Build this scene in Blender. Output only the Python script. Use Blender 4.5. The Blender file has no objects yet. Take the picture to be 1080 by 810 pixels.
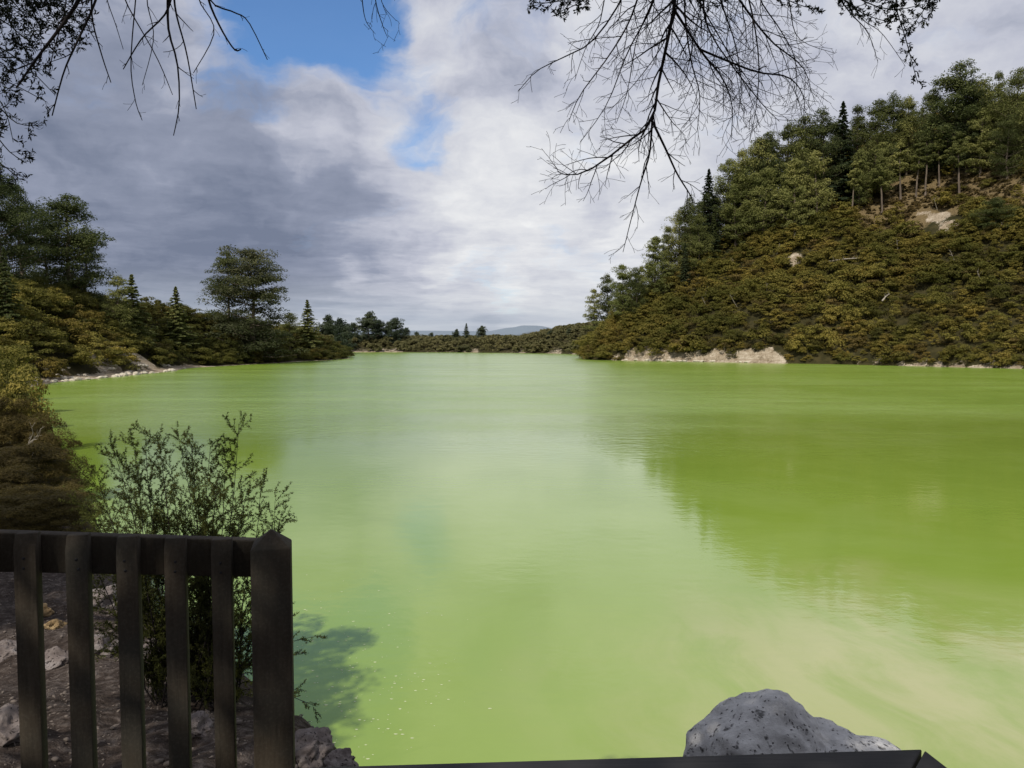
import bpy, bmesh, math, random
import numpy as np
from mathutils import Vector, noise as mnoise

random.seed(7)
RNG = np.random.default_rng(7)
S = bpy.context.scene
COL = S.collection
PI = math.pi

# ------------------------------------------------------------------ camera
EYE = Vector((0, 0, 7.0))          # 7 m above the lake
FPX, CX, CY, PITCH = 820.0, 540.0, 405.0, math.atan(45 / 820.0)
cam_d = bpy.data.cameras.new("camera"); cam = bpy.data.objects.new("camera", cam_d); COL.objects.link(cam)
cam.location = EYE; cam.rotation_euler = (PI / 2 - PITCH, 0, 0)
cam_d.sensor_width = 36; cam_d.lens = FPX / 1080 * 36
cam_d.clip_start = 0.05; cam_d.clip_end = 20000
S.camera = cam

def ray(px, py):
    u = (px - CX) / FPX; v = (CY - py) / FPX
    c, s = math.cos(PITCH), math.sin(PITCH)
    return Vector((u, c + v * s, -s + v * c))

def at(px, py, Y):                  # survey: the point seen at px,py that stands Y metres out
    d = ray(px, py); k = Y / d.y
    return EYE + d * k

def project(P):                     # P (n,3) -> px, py
    P = np.asarray(P, float)
    c, s = math.cos(PITCH), math.sin(PITCH)
    x, y, z = P[:, 0], P[:, 1], P[:, 2] - EYE.z
    f = y * c - z * s; up = y * s + z * c
    f = np.where(f < 0.01, 0.01, f)
    return CX + FPX * x / f, CY - FPX * up / f

# ------------------------------------------------------------------ props
def tag(o, label=None, cat=None, group=None, kind=None):
    if label: o["label"] = label
    if cat: o["category"] = cat
    if group: o["group"] = group
    if kind: o["kind"] = kind
    return o

def empty(name, loc, label, cat, group=None, rz=0, sc=1.0):
    o = bpy.data.objects.new(name, None); COL.objects.link(o)
    o.empty_display_size = 0.2
    o.location = loc; o.rotation_euler = (0, 0, rz); o.scale = (sc, sc, sc) if not hasattr(sc, '__len__') else sc
    return tag(o, label, cat, group)

# ------------------------------------------------------------------ mesh builder
class MB:
    def __init__(self): self.V = []; self.Q = []; self.T = []; self.n = 0
    def add(self, V, Q=None, T=None):
        V = np.asarray(V, float).reshape(-1, 3)
        if Q is not None and len(Q): self.Q.append(np.asarray(Q, int) + self.n)
        if T is not None and len(T): self.T.append(np.asarray(T, int) + self.n)
        self.V.append(V); self.n += len(V)
    def tube(self, pts, radii, sides=5):
        P = np.array([tuple(p) for p in pts], float); m = len(P)
        R = np.asarray(radii, float)
        t = np.gradient(P, axis=0); t /= (np.linalg.norm(t, axis=1, keepdims=True) + 1e-9)
        ref = np.array([0, 0, 1.0]) if abs(t[0, 2]) < 0.8 else np.array([1.0, 0, 0])
        a = np.cross(t, ref); a /= (np.linalg.norm(a, axis=1, keepdims=True) + 1e-9)
        b = np.cross(t, a)
        th = np.arange(sides) * 2 * PI / sides
        V = P[:, None] + R[:, None, None] * (np.cos(th)[None, :, None] * a[:, None] + np.sin(th)[None, :, None] * b[:, None])
        i = np.arange(m - 1)[:, None] * sides; j = np.arange(sides)[None]; k = (j + 1) % sides
        Q = np.stack([i + j, i + k, i + sides + k, i + sides + j], -1).reshape(-1, 4)
        self.add(V.reshape(-1, 3), Q)
    def leaves(self, C, N, size, aspect=0.6, T=None):
        C = np.asarray(C, float); n = len(C)
        if not n: return
        N = np.asarray(N, float); N = N / (np.linalg.norm(N, axis=1, keepdims=True) + 1e-9)
        r = RNG.normal(size=(n, 3)) if T is None else np.asarray(T, float)
        t = r - (r * N).sum(1, keepdims=True) * N; t /= (np.linalg.norm(t, axis=1, keepdims=True) + 1e-9)
        b = np.cross(N, t)
        s = (np.ones(n) * size)[:, None]
        V = np.stack([C - t * s, C - b * s * aspect + t * s * 0.1, C + t * s, C + b * s * aspect + t * s * 0.1], 1).reshape(-1, 3)
        Q = np.arange(n * 4).reshape(n, 4)
        self.add(V, Q)
    def box(self, c, half, ax=None):
        c = np.asarray(c, float)
        A = np.eye(3) if ax is None else np.asarray([tuple(a) for a in ax], float)
        V = []
        for z in (-1, 1):
            for x, y in ((-1, -1), (1, -1), (1, 1), (-1, 1)):
                V.append(c + A[0] * x * half[0] + A[1] * y * half[1] + A[2] * z * half[2])
        self.add(V, [(3, 2, 1, 0), (4, 5, 6, 7), (0, 1, 5, 4), (1, 2, 6, 5), (2, 3, 7, 6), (3, 0, 4, 7)])
    def mesh(self, name, smooth=False):
        me = bpy.data.meshes.new(name)
        V = np.concatenate(self.V) if self.V else np.zeros((0, 3))
        Q = np.concatenate(self.Q) if self.Q else np.zeros((0, 4), int)
        T = np.concatenate(self.T) if self.T else np.zeros((0, 3), int)
        me.vertices.add(len(V)); me.vertices.foreach_set("co", V.ravel())
        nl = Q.size + T.size; me.loops.add(nl)
        me.loops.foreach_set("vertex_index", np.concatenate([Q.ravel(), T.ravel()]).astype(np.int32))
        me.polygons.add(len(Q) + len(T))
        st = np.concatenate([np.arange(len(Q)) * 4, Q.size + np.arange(len(T)) * 3]).astype(np.int32)
        me.polygons.foreach_set("loop_start", st)
        if smooth: me.polygons.foreach_set("use_smooth", np.ones(len(Q) + len(T), bool))
        me.update(calc_edges=True); me.validate()
        return me
    def build(self, name, mat, parent=None, smooth=False):
        me = self.mesh(name, smooth); me.materials.append(mat)
        o = bpy.data.objects.new(name, me); COL.objects.link(o)
        if parent: o.parent = parent
        return o

def link_mesh(name, me, parent=None):
    o = bpy.data.objects.new(name, me); COL.objects.link(o)
    if parent: o.parent = parent
    return o

# ------------------------------------------------------------------ numpy noise
def _hash(ix, iy, seed):
    h = (ix * 374761393 + iy * 668265263 + seed * 974711) & 0x7fffffff
    h = ((h ^ (h >> 13)) * 1274126177) & 0x7fffffff
    return ((h ^ (h >> 16)) & 0xffff) / 65535.0
def vnoise(x, y, seed=0):
    ix = np.floor(x).astype(np.int64); iy = np.floor(y).astype(np.int64)
    fx = x - ix; fy = y - iy
    fx = fx * fx * (3 - 2 * fx); fy = fy * fy * (3 - 2 * fy)
    a = _hash(ix, iy, seed); b = _hash(ix + 1, iy, seed); c = _hash(ix, iy + 1, seed); d = _hash(ix + 1, iy + 1, seed)
    return (a * (1 - fx) + b * fx) * (1 - fy) + (c * (1 - fx) + d * fx) * fy
def fbm(x, y, seed=0, oct=4):
    v = 0; a = 0.5; t = 0
    for k in range(oct):
        v = v + a * vnoise(x * 2 ** k, y * 2 ** k, seed + k); t += a; a *= 0.5
    return v / t - 0.5
def sst(a, b, x):
    t = np.clip((x - a) / (b - a), 0, 1); return t * t * (3 - 2 * t)

# ------------------------------------------------------------------ terrain
LAKE = np.array([(0.0, 6.9), (-1.15, 8.3), (-2.8, 10.2), (-5.0, 13.2), (-8.4, 18.2), (-13.5, 26), (-21, 36), (-33, 55), (-47, 75), (-63, 98),
    (-74.5, 120), (-78, 132), (-77.5, 143), (-79, 165), (-79.5, 185), (-85, 205), (-79, 235), (-73, 268), (-67, 300), (-66, 322), (-73, 345), (-88, 400), (-118, 455), (-112, 495),
    (-75, 500), (-40, 492), (0, 470), (26, 440), (38, 408), (36, 360), (29, 325), (26, 302), (35, 287), (53, 273), (79, 250), (99, 239), (119, 212), (131, 198),
    (158, 165), (165, 120), (130, 70), (80, 35), (40, 17), (20, 11.5), (8, 9.6), (3, 8.4), (1.2, 7.4)], float)

def lake_sd(x, y):                  # + on land, - in the lake
    x = np.asarray(x, float); y = np.asarray(y, float)
    d2 = np.full(x.shape, 1e18); inside = np.zeros(x.shape, bool)
    n = len(LAKE)
    for i in range(n):
        ax, ay = LAKE[i]; bx, by = LAKE[(i + 1) % n]
        ex, ey = bx - ax, by - ay
        t = np.clip(((x - ax) * ex + (y - ay) * ey) / (ex * ex + ey * ey), 0, 1)
        d2 = np.minimum(d2, (x - ax - t * ex) ** 2 + (y - ay - t * ey) ** 2)
        cr = ((ay > y) != (by > y)) & (x < ex * (y - ay) / (by - ay + 1e-12) + ax)
        inside ^= cr
    d = np.sqrt(d2)
    return np.where(inside, -d, d)

def smin(a, b, k):
    h = np.clip(0.5 + 0.5 * (b - a) / k, 0, 1); return b * (1 - h) + a * h - k * h * (1 - h)

def ground(x, y):
    x = np.asarray(x, float); y = np.asarray(y, float)
    r = np.hypot(x, y)
    sd = lake_sd(x, y)
    amp = np.clip(r * 0.02, 0.25, 3.5)
    d = sd + amp * 0.9 * fbm(x / (amp * 4), y / (amp * 4), 11, 3) * sst(0.0, 1.0, r / 6)
    dl = np.maximum(d, 0)
    # viewpoint bank
    pl = np.interp(y, [-5, 1.9, 2.6, 6, 10, 18, 40, 70], [5.42, 5.42, 5.25, 4.22, 3.85, 3.1, 2.8, 4])
    pl = pl - 1.0 * sst(-1.45, -0.45, x) * sst(2.0, 4.0, y) - 1.6 * sst(1.8, 4.5, x) * sst(3, 6, y)
    near = smin(pl, 2.1 * dl, 0.6) + sst(2.2, 4, y) * (0.30 * fbm(x * 1.1, y * 1.1, 3, 4) + 0.10 * fbm(x * 5, y * 5, 13, 3))
    # left shore and hillside behind it
    capl = np.interp(y, [20, 60, 100, 150, 200, 280, 340, 450], [5, 8, 14, 16, 16, 9.5, 6, 4])
    left = smin(capl + 0.03 * dl, 0.12 * np.minimum(dl, 4) + 0.82 * np.maximum(dl - 4.0, 0), 2.5) + 1.2 * fbm(x / 14, y / 14, 5, 3) * sst(3, 15, dl)
    far = smin(6.0 + 0.012 * dl, 0.3 * dl, 1.5) + 1.0 * fbm(x / 25, y / 25, 6, 3) * sst(3, 20, dl)
    far = far + 8 * sst(0, 50, x) * sst(5, 40, dl)
    # right hill
    capr = np.interp(x + 0.06 * (y - 280), [20, 30, 42, 55, 80, 115, 150, 185, 250, 400], [2, 6, 18, 30, 58, 72, 83, 94, 100, 90])
    clf = sst(34, 48, x) * (1 - sst(100, 122, x))
    rise = 0.8 * dl + clf * 1.9 * sst(0.2, 2.0, dl) + (1 - clf) * 1.2 * sst(0.8, 3, dl)
    right = smin(capr + 0.04 * dl, rise, 9) + 5.0 * fbm(x / 32, y / 32, 8, 4) * sst(6, 30, dl)
    wr = sst(12, 24, x) * sst(150, 195, y + 0.3 * x) * (1 - sst(335, 400, y))
    rn = smin(6 + 0 * dl, 0.6 * dl, 2)
    wn = 1 - sst(20, 36, r)
    wf = sst(370, 430, y)
    oth = left * (1 - sst(-10, 12, x)) + rn * sst(-10, 12, x)
    z = oth * (1 - wf) + far * wf
    z = z * (1 - wr) + right * wr
    z = z * (1 - wn) + near * wn
    # low country and hills beyond
    fh = sst(1400, 3600, y) * (10 + 17 * np.exp(-((x / np.maximum(y, 1) - 0.015) / 0.035) ** 4) + 14 * fbm(x / 700, y / 900, 21, 4))
    z = z + np.maximum(fh, 0)
    bed = np.maximum(-2.5, 0.5 * d)
    return np.where(d > 0, np.maximum(z, 0.02 + 0.05 * np.minimum(dl, 1)), bed), d

def rv(k): return Vector((random.uniform(-k, k), random.uniform(-k, k), random.uniform(-k, k)))
def gz(x, y): return float(ground(np.array([x]), np.array([y]))[0][0])

def hit(px, py, r0=1.5, r1=520, n=2600):          # where the sight line meets the ground
    d = ray(px, py)
    Y = np.geomspace(r0, r1, n) / d.y
    X = EYE.x + d.x * Y; YY = d.y * Y; Z = EYE.z + d.z * Y
    g, sd = ground(X, YY)
    k = np.nonzero((Z < g) & (sd > 0))[0]
    if not len(k): return None
    k = k[0]
    return Vector((X[k], YY[k], g[k]))

# ------------------------------------------------------------------ node helpers
class NT:
    def __init__(self, tree): self.t = tree; self.t.nodes.clear()
    def n(self, typ, **kw):
        nd = self.t.nodes.new(typ)
        for k, v in kw.items(): setattr(nd, k, v)
        return nd
    def set(self, sock, v):
        if hasattr(v, "is_linked") or isinstance(v, bpy.types.NodeSocket): self.t.links.new(v, sock)
        else:
            if hasattr(sock.default_value, "__len__") and not hasattr(v, "__len__"): v = (v, v, v, 1)[:len(sock.default_value)]
            if hasattr(sock.default_value, "__len__") and len(sock.default_value) == 4 and len(v) == 3: v = (*v, 1)
            sock.default_value = v
    def math(self, op, a, b=0.0, clamp=False):
        nd = self.n("ShaderNodeMath", operation=op, use_clamp=clamp); self.set(nd.inputs[0], a); self.set(nd.inputs[1], b); return nd.outputs[0]
    def vmath(self, op, a, b=(0, 0, 0), out=0):
        nd = self.n("ShaderNodeVectorMath", operation=op); self.set(nd.inputs[0], a)
        if op == "SCALE": self.set(nd.inputs["Scale"], b)
        else: self.set(nd.inputs[1], b)
        return nd.outputs["Value"] if op in ("DOT_PRODUCT", "LENGTH") else nd.outputs[0]
    def mix(self, f, a, b, typ="MIX"):
        nd = self.n("ShaderNodeMix", data_type="RGBA", blend_type=typ); nd.clamp_factor = True
        self.set(nd.inputs[0], f); self.set(nd.inputs[6], a); self.set(nd.inputs[7], b); return nd.outputs[2]
    def noise(self, vec, scale, detail=4, rough=0.55, dist=0.0, out=0):
        nd = self.n("ShaderNodeTexNoise"); self.set(nd.inputs["Vector"], vec); nd.inputs["Scale"].default_value = scale
        nd.inputs["Detail"].default_value = detail; nd.inputs["Roughness"].default_value = rough; nd.inputs["Distortion"].default_value = dist
        return nd.outputs[out]
    def rng(self, v, a, b, c=0.0, d=1.0, typ="SMOOTHSTEP"):
        nd = self.n("ShaderNodeMapRange", interpolation_type=typ); self.set(nd.inputs[0], v)
        for i, q in enumerate((a, b, c, d)): self.set(nd.inputs[i + 1], q)
        return nd.outputs[0]
    def ramp(self, f, stops):
        nd = self.n("ShaderNodeValToRGB"); self.set(nd.inputs[0], f); e = nd.color_ramp.elements
        while len(e) < len(stops): e.new(0.5)
        for q, (p, c) in zip(e, stops): q.position = p; q.color = (*c, 1)
        return nd.outputs[0]
    def bump(self, h, strength=0.3, dist=0.1):
        nd = self.n("ShaderNodeBump"); self.set(nd.inputs["Height"], h); self.set(nd.inputs["Strength"], strength); nd.inputs["Distance"].default_value = dist
        return nd.outputs[0]
    def combine(self, x, y, z):
        nd = self.n("ShaderNodeCombineXYZ"); self.set(nd.inputs[0], x); self.set(nd.inputs[1], y); self.set(nd.inputs[2], z); return nd.outputs[0]
    def sep(self, v):
        nd = self.n("ShaderNodeSeparateXYZ"); self.set(nd.inputs[0], v); return nd.outputs
    def principled(self, color, rough=0.7, spec=0.3, normal=None, **kw):
        p = self.n("ShaderNodeBsdfPrincipled"); self.set(p.inputs["Base Color"], color); self.set(p.inputs["Roughness"], rough)
        p.inputs["Specular IOR Level"].default_value = spec
        if normal is not None: self.set(p.inputs["Normal"], normal)
        for k, v in kw.items(): self.set(p.inputs[k], v)
        return p.outputs[0]
    def out(self, sh):
        o = self.n("ShaderNodeOutputMaterial"); self.t.links.new(sh, o.inputs[0])

def newmat(name):
    m = bpy.data.materials.new(name); m.use_nodes = True; return m, NT(m.node_tree)

def foliage_mat(name, dark, mid, light, trans=0.34, scale=0.15, rnd=0.5, fine=1.2):
    m, t = newmat(name)
    pos = t.n("ShaderNodeNewGeometry").outputs["Position"]
    oi = t.n("ShaderNodeObjectInfo").outputs["Random"]
    a = t.noise(pos, scale, 3); b = t.noise(pos, fine, 3)
    f = t.math("ADD", t.math("MULTIPLY", a, 0.8), t.math("MULTIPLY", b, 0.5))
    f = t.math("ADD", f, t.math("MULTIPLY", t.math("SUBTRACT", oi, 0.5), rnd))
    c = t.ramp(f, [(0.38, dark), (0.62, mid), (0.9, light)])
    big = t.noise(pos, 0.022, 3); c = t.mix(1.0, c, t.ramp(big, [(0.35, (.62, .66, .60)), (0.65, (1.15, 1.08, 1.0))]), "MULTIPLY")
    tr = t.n("ShaderNodeBsdfTranslucent"); t.set(tr.inputs[0], t.mix(0.5, c, (mid[0] * 1.3, mid[1] * 1.5, mid[2])))
    d = t.principled(c, 0.75, 0.15)
    mx = t.n("ShaderNodeMixShader"); mx.inputs[0].default_value = trans
    t.t.links.new(d, mx.inputs[1]); t.t.links.new(tr.outputs[0], mx.inputs[2])
    t.out(mx.outputs[0]); return m

M = {}
M["scrub"] = foliage_mat("scrub_leaf", (0.0714, 0.0702, 0.0190), (0.1551, 0.1375, 0.0336), (0.3104, 0.2414, 0.0585), scale=0.11, rnd=0.5)
M["scrub_brown"] = foliage_mat("scrub_brown_leaf", (0.0424, 0.0334, 0.0125), (0.0975, 0.0736, 0.0232), (0.1781, 0.1374, 0.0464), scale=0.3, fine=3)
M["scrub_green"] = foliage_mat("green_scrub_leaf", (0.0652, 0.0660, 0.0180), (0.1450, 0.1380, 0.0330), (0.2719, 0.2325, 0.0600), scale=0.11, rnd=0.4)
M["scrub_gold"] = foliage_mat("golden_scrub_leaf", (0.0672, 0.0582, 0.0157), (0.1568, 0.1254, 0.0314), (0.2800, 0.2128, 0.0560), scale=0.11, rnd=0.4)
M["scrub_rust"] = foliage_mat("rusty_scrub_leaf", (0.0600, 0.0504, 0.0192), (0.1320, 0.1008, 0.0360), (0.2280, 0.1764, 0.0660), scale=0.11, rnd=0.4)
M["dry"] = foliage_mat("dry_undergrowth_leaf", (0.0920, 0.0667, 0.0299), (0.2300, 0.1667, 0.0713), (0.3795, 0.2760, 0.1265), scale=0.2, fine=1.5)
M["scrub_far"] = foliage_mat("hazed_far_scrub_leaf", (0.0550, 0.0594, 0.0308), (0.0990, 0.1012, 0.0484), (0.1650, 0.1540, 0.0715), scale=0.06)  # air haze over the far shore is mixed into this leaf colour
M["scrub_left"] = foliage_mat("left_scrub_leaf", (0.0655, 0.0709, 0.0198), (0.1637, 0.1531, 0.0383), (0.3126, 0.2551, 0.0637), scale=0.08)
M["pine"] = foliage_mat("pine_needles", (0.0640, 0.0742, 0.0282), (0.1472, 0.1613, 0.0563), (0.2688, 0.2688, 0.0960), scale=0.12, rnd=0.5)
M["pine_dark"] = foliage_mat("dark_pine_needles", (0.0317, 0.0415, 0.0195), (0.0756, 0.0927, 0.0366), (0.1464, 0.1647, 0.0610), scale=0.15, rnd=0.3)
M["pine_light"] = foliage_mat("pale_pine_needles", (0.0840, 0.0960, 0.0360), (0.1920, 0.2040, 0.0720), (0.3240, 0.3180, 0.1200), scale=0.15, rnd=0.4)
M["fir"] = foliage_mat("fir_needles", (0.014, 0.024, 0.014), (0.036, 0.052, 0.026), (0.075, 0.095, 0.042), scale=0.3, rnd=0.3)
M["fir_pale"] = foliage_mat("pale_fir_needles", (0.0522, 0.0667, 0.0261), (0.1160, 0.1363, 0.0493), (0.2030, 0.2175, 0.0798), scale=0.3, rnd=0.4)
M["far_tree"] = foliage_mat("hazed_far_tree_leaf", (0.036, 0.050, 0.040), (0.066, 0.086, 0.058), (0.12, 0.14, 0.085), scale=0.1, rnd=0.4)  # lighter, bluer leaves: distance haze put into the colour
M["open"] = foliage_mat("grey_pine_needles", (0.0330, 0.0396, 0.0220), (0.0825, 0.0902, 0.0462), (0.1540, 0.1595, 0.0825), scale=0.2, rnd=0.2)
M["near_leaf"] = foliage_mat("tea_tree_leaf", (0.0488, 0.0527, 0.0155), (0.1221, 0.1271, 0.0310), (0.2441, 0.2247, 0.0589), scale=2.0, fine=9, trans=0.35)
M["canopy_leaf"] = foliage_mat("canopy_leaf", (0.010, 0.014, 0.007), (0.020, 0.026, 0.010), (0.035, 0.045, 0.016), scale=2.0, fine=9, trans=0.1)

def bark_mat(name, c1, c2, scale=6, stretch=0.2):
    m, t = newmat(name)
    tc = t.n("ShaderNodeTexCoord").outputs["Object"]
    v = t.vmath("MULTIPLY", tc, (1, 1, stretch))
    a = t.noise(v, scale, 6, 0.65)
    t.out(t.principled(t.ramp(a, [(0.3, c1), (0.7, c2)]), 0.85, 0.15, t.bump(a, 0.5, 0.02))); return m
M["bark"] = bark_mat("pine_bark", (0.06, 0.045, 0.035), (0.20, 0.16, 0.125), 2)
M["bark_dark"] = bark_mat("dark_twig_bark", (0.012, 0.010, 0.010), (0.035, 0.028, 0.026), 30)
M["deadwood"] = bark_mat("bleached_deadwood", (0.22, 0.19, 0.15), (0.42, 0.38, 0.31), 8)

def timber_mat():
    m, t = newmat("weathered_timber")
    tc = t.n("ShaderNodeTexCoord").outputs["Object"]
    g = t.noise(t.vmath("MULTIPLY", tc, (22, 22, 1.6)), 4, 8, 0.65, 0.4)
    s = t.noise(tc, 5, 4)
    c = t.ramp(g, [(0.2, (0.028, 0.022, 0.015)), (0.55, (0.050, 0.039, 0.027)), (0.85, (0.074, 0.059, 0.042))])
    c = t.mix(t.rng(s, 0.40, 0.75), c, (0.040, 0.037, 0.029))
    c = t.mix(t.math("MULTIPLY", t.rng(t.noise(tc, 140, 2), .45, .7), .35), c, (0.075, 0.064, 0.05))
    t.out(t.principled(c, 0.8, 0.2, t.bump(t.math("SUBTRACT", g, t.math("MULTIPLY", t.rng(t.noise(t.vmath("MULTIPLY", tc, (60, 60, 1.3)), 3, 3, .5), .66, .70), 1.5)), 0.45, 0.004))); return m
M["timber"] = timber_mat()
def rail_mat():
    m, t = newmat("dark_stained_timber")
    tc = t.n("ShaderNodeTexCoord").outputs["Object"]
    g = t.noise(t.vmath("MULTIPLY", tc, (1.6, 22, 22)), 4, 8, 0.65, 0.4)
    c = t.ramp(g, [(0.25, (0.012, 0.012, 0.013)), (0.6, (0.024, 0.023, 0.024)), (0.85, (0.042, 0.04, 0.04))])
    t.out(t.principled(c, 0.62, 0.3, t.bump(g, 0.3, 0.004))); return m
M["rail"] = rail_mat()

def rock_mat(name, c1, c2, c3, sc=1.0):
    m, t = newmat(name)
    tc = t.n("ShaderNodeTexCoord").outputs["Object"]
    a = t.noise(tc, 2.2 * sc, 8, 0.62); b = t.noise(tc, 13 * sc, 6, 0.65)
    vo = t.n("ShaderNodeTexVoronoi"); t.set(vo.inputs["Vector"], t.vmath("ADD", tc, t.vmath("SCALE", t.noise(tc, 6 * sc, 3, out=1), 0.25))); vo.inputs["Scale"].default_value = 9 * sc
    pit = t.math("MULTIPLY", t.rng(vo.outputs["Distance"], 0.10, 0.26), t.rng(t.noise(tc, 3.1 * sc, 3), 0.62, 0.4))
    pit = t.math("MAXIMUM", t.rng(vo.outputs["Distance"], 0.09, 0.25), t.rng(t.noise(tc, 3.1 * sc, 3), 0.50, 0.43))
    v2 = t.n("ShaderNodeTexVoronoi"); t.set(v2.inputs["Vector"], t.vmath("ADD", tc, t.vmath("SCALE", t.noise(tc, 15 * sc, 3, out=1), 0.08))); v2.inputs["Scale"].default_value = 24 * sc
    pit = t.math("MINIMUM", pit, t.math("MAXIMUM", t.rng(v2.outputs["Distance"], 0.10, 0.28), t.rng(t.noise(tc, 5.3 * sc, 3), 0.435, 0.39)))
    c = t.ramp(t.math("ADD", t.math("MULTIPLY", a, 0.65), t.math("MULTIPLY", b, 0.35)), [(0.36, c1), (0.5, c2), (0.66, c3)])
    c = t.mix(pit, (c1[0] * 0.35, c1[1] * 0.35, c1[2] * 0.35), c)
    h = t.math("ADD", t.math("ADD", a, t.math("MULTIPLY", b, 0.5)), t.math("MULTIPLY", pit, 0.5))
    t.out(t.principled(c, 0.9, 0.15, t.bump(h, 0.7, 0.05 / sc))); return m
M["boulder"] = rock_mat("grey_pumice", (0.35, 0.345, 0.34), (0.47, 0.465, 0.46), (0.60, 0.595, 0.585))
M["pale_rock"] = rock_mat("pale_shore_rock", (0.30, 0.26, 0.20), (0.50, 0.45, 0.36), (0.66, 0.62, 0.53))
M["bank_rock"] = rock_mat("stained_bank_rock", (0.09, 0.072, 0.066), (0.17, 0.145, 0.135), (0.27, 0.25, 0.24), 1.5)
M["ochre_rock"] = rock_mat("ochre_rock", (0.12, 0.08, 0.04), (0.22, 0.155, 0.08), (0.32, 0.24, 0.14), 1.5)

def ground_mat():
    m, t = newmat("hillside_ground")
    pos = t.n("ShaderNodeNewGeometry").outputs["Position"]
    at_ = t.n("ShaderNodeAttribute", attribute_name="zone").outputs["Color"]
    z = t.n("ShaderNodeSeparateColor"); t.set(z.inputs[0], at_)
    n1 = t.noise(pos, 0.35, 6, 0.65); n2 = t.noise(pos, 2.5, 6, 0.65); n3 = t.noise(pos, 14, 5, 0.7)
    under = t.ramp(n1, [(0.35, (0.020, 0.020, 0.008)), (0.65, (0.052, 0.044, 0.018))])
    cream = t.ramp(t.math("ADD", t.math("MULTIPLY", n1, 0.5), t.math("MULTIPLY", n2, 0.5)), [(0.36, (0.09, 0.068, 0.042)), (0.49, (0.28, 0.23, 0.165)), (0.66, (0.54, 0.48, 0.39))])
    band = t.noise(t.vmath("ADD", t.vmath("MULTIPLY", pos, (.12, .12, 1.6)), t.vmath("SCALE", t.noise(pos, .3, 3, out=1), .8)), 1.0, 5, .6)
    cream = t.mix(t.rng(band, .52, .38, 0, .6), cream, (.20, .15, .10))
    brown = t.ramp(n2, [(0.35, (0.075, 0.055, 0.028)), (0.65, (0.19, 0.142, 0.072))])
    soil = t.ramp(t.math("ADD", t.math("MULTIPLY", n2, 0.4), t.math("MULTIPLY", n3, 0.6)), [(0.36, (0.018, 0.013, 0.010)), (0.5, (0.046, 0.035, 0.029)), (0.66, (0.14, 0.118, 0.104))])
    hill = t.ramp(n1, [(0.3, (0.16, 0.20, 0.25)), (0.7, (0.20, 0.24, 0.28))])  # haze over the distant hills, painted as a blue-grey ground tint
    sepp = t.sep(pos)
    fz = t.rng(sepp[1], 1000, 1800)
    edge = t.math("ADD", t.math("MULTIPLY", t.math("SUBTRACT", n1, 0.5), 0.9), t.math("MULTIPLY", t.math("SUBTRACT", n2, 0.5), 1.1))
    c = t.mix(t.rng(t.math("ADD", z.outputs[1], edge), 0.35, 0.65), under, brown)
    c = t.mix(t.rng(t.math("ADD", z.outputs[0], edge), 0.38, 0.56), c, cream)
    c = t.mix(z.outputs[2], c, soil)
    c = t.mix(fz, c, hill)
    h = t.math("ADD", n2, t.math("MULTIPLY", n3, 0.25))
    t.out(t.principled(c, 0.95, 0.1, t.bump(h, 0.8, 0.15))); return m
M["ground"] = ground_mat()

def water_mat():
    m, t = newmat("milky_green_water")
    pos = t.n("ShaderNodeNewGeometry").outputs["Position"]
    s = t.sep(pos)
    # suspended sulphur: broad drifting patches, paler sediment plus painted sky reflection by the bank
    w = t.vmath("ADD", pos, t.vmath("SCALE", t.noise(pos, 0.05, 3, out=1), 14))
    a = t.noise(w, 0.035, 5, 0.6); b = t.noise(w, 0.22, 5, 0.6)
    c = t.ramp(t.math("ADD", t.math("MULTIPLY", a, 0.7), t.math("MULTIPLY", b, 0.3)),
               [(0.30, (0.160, 0.250, 0.026)), (0.5, (0.205, 0.304, 0.044)), (0.70, (0.255, 0.352, 0.085))])
    dx = t.math("SUBTRACT", s[0], 9.5); dy = t.math("MULTIPLY", t.math("SUBTRACT", s[1], 13.0), 0.8)
    dist = t.math("SQRT", t.math("ADD", t.math("MULTIPLY", dx, dx), t.math("MULTIPLY", dy, dy)))
    sh = t.rng(t.math("ADD", dist, t.math("MULTIPLY", t.math("SUBTRACT", b, 0.5), 9)), 11.0, 1.0, 0.0, 0.62)
    stk = t.noise(t.vmath("MULTIPLY", w, (1, .45, 1)), 0.5, 6, .62); sh = t.math("MULTIPLY", sh, t.rng(stk, .3, .62, .25, 1.25)); c = t.mix(sh, c, (0.44, 0.42, 0.23))  # streaky pale tint: sediment together with sky reflection put into the colour
    # wind: calm close in, ruffled further out
    y2 = t.math("ADD", s[1], t.math("MULTIPLY", t.math("SUBTRACT", t.noise(t.vmath("MULTIPLY", pos, (0.25, 1, 1)), 0.03, 3), 0.5), 60))
    ruf = t.rng(y2, 42, 86, 0.07, 1.0)
    streak = t.noise(t.vmath("MULTIPLY", pos, (0.12, 1, 1)), 0.10, 4)
    ruf = t.math("MULTIPLY", ruf, t.rng(streak, 0.3, 0.65, 0.7, 1.0))
    v1 = t.noise(t.vmath("MULTIPLY", pos, (0.8, 1.2, 1)), 1.3, 4, 0.55)
    v2 = t.noise(t.vmath("MULTIPLY", pos, (0.7, 1.2, 1)), 4.5, 3, 0.5)
    v3 = t.noise(t.vmath("MULTIPLY", pos, (0.35, 1.0, 1)), 0.32, 3, 0.5)
    h = t.math("ADD", t.math("ADD", v1, t.math("MULTIPLY", v2, 0.16)), t.math("MULTIPLY", v3, 0.7))
    bn = t.n("ShaderNodeBump"); t.set(bn.inputs["Height"], h); t.set(bn.inputs["Strength"], t.math("MULTIPLY", ruf, 0.85)); bn.inputs["Distance"].default_value = 0.14
    p = t.principled(c, t.math("ADD", 0.05, t.math("MULTIPLY", ruf, 0.20)), 0.5, bn.outputs[0], IOR=1.43)
    t.out(p); return m
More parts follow.
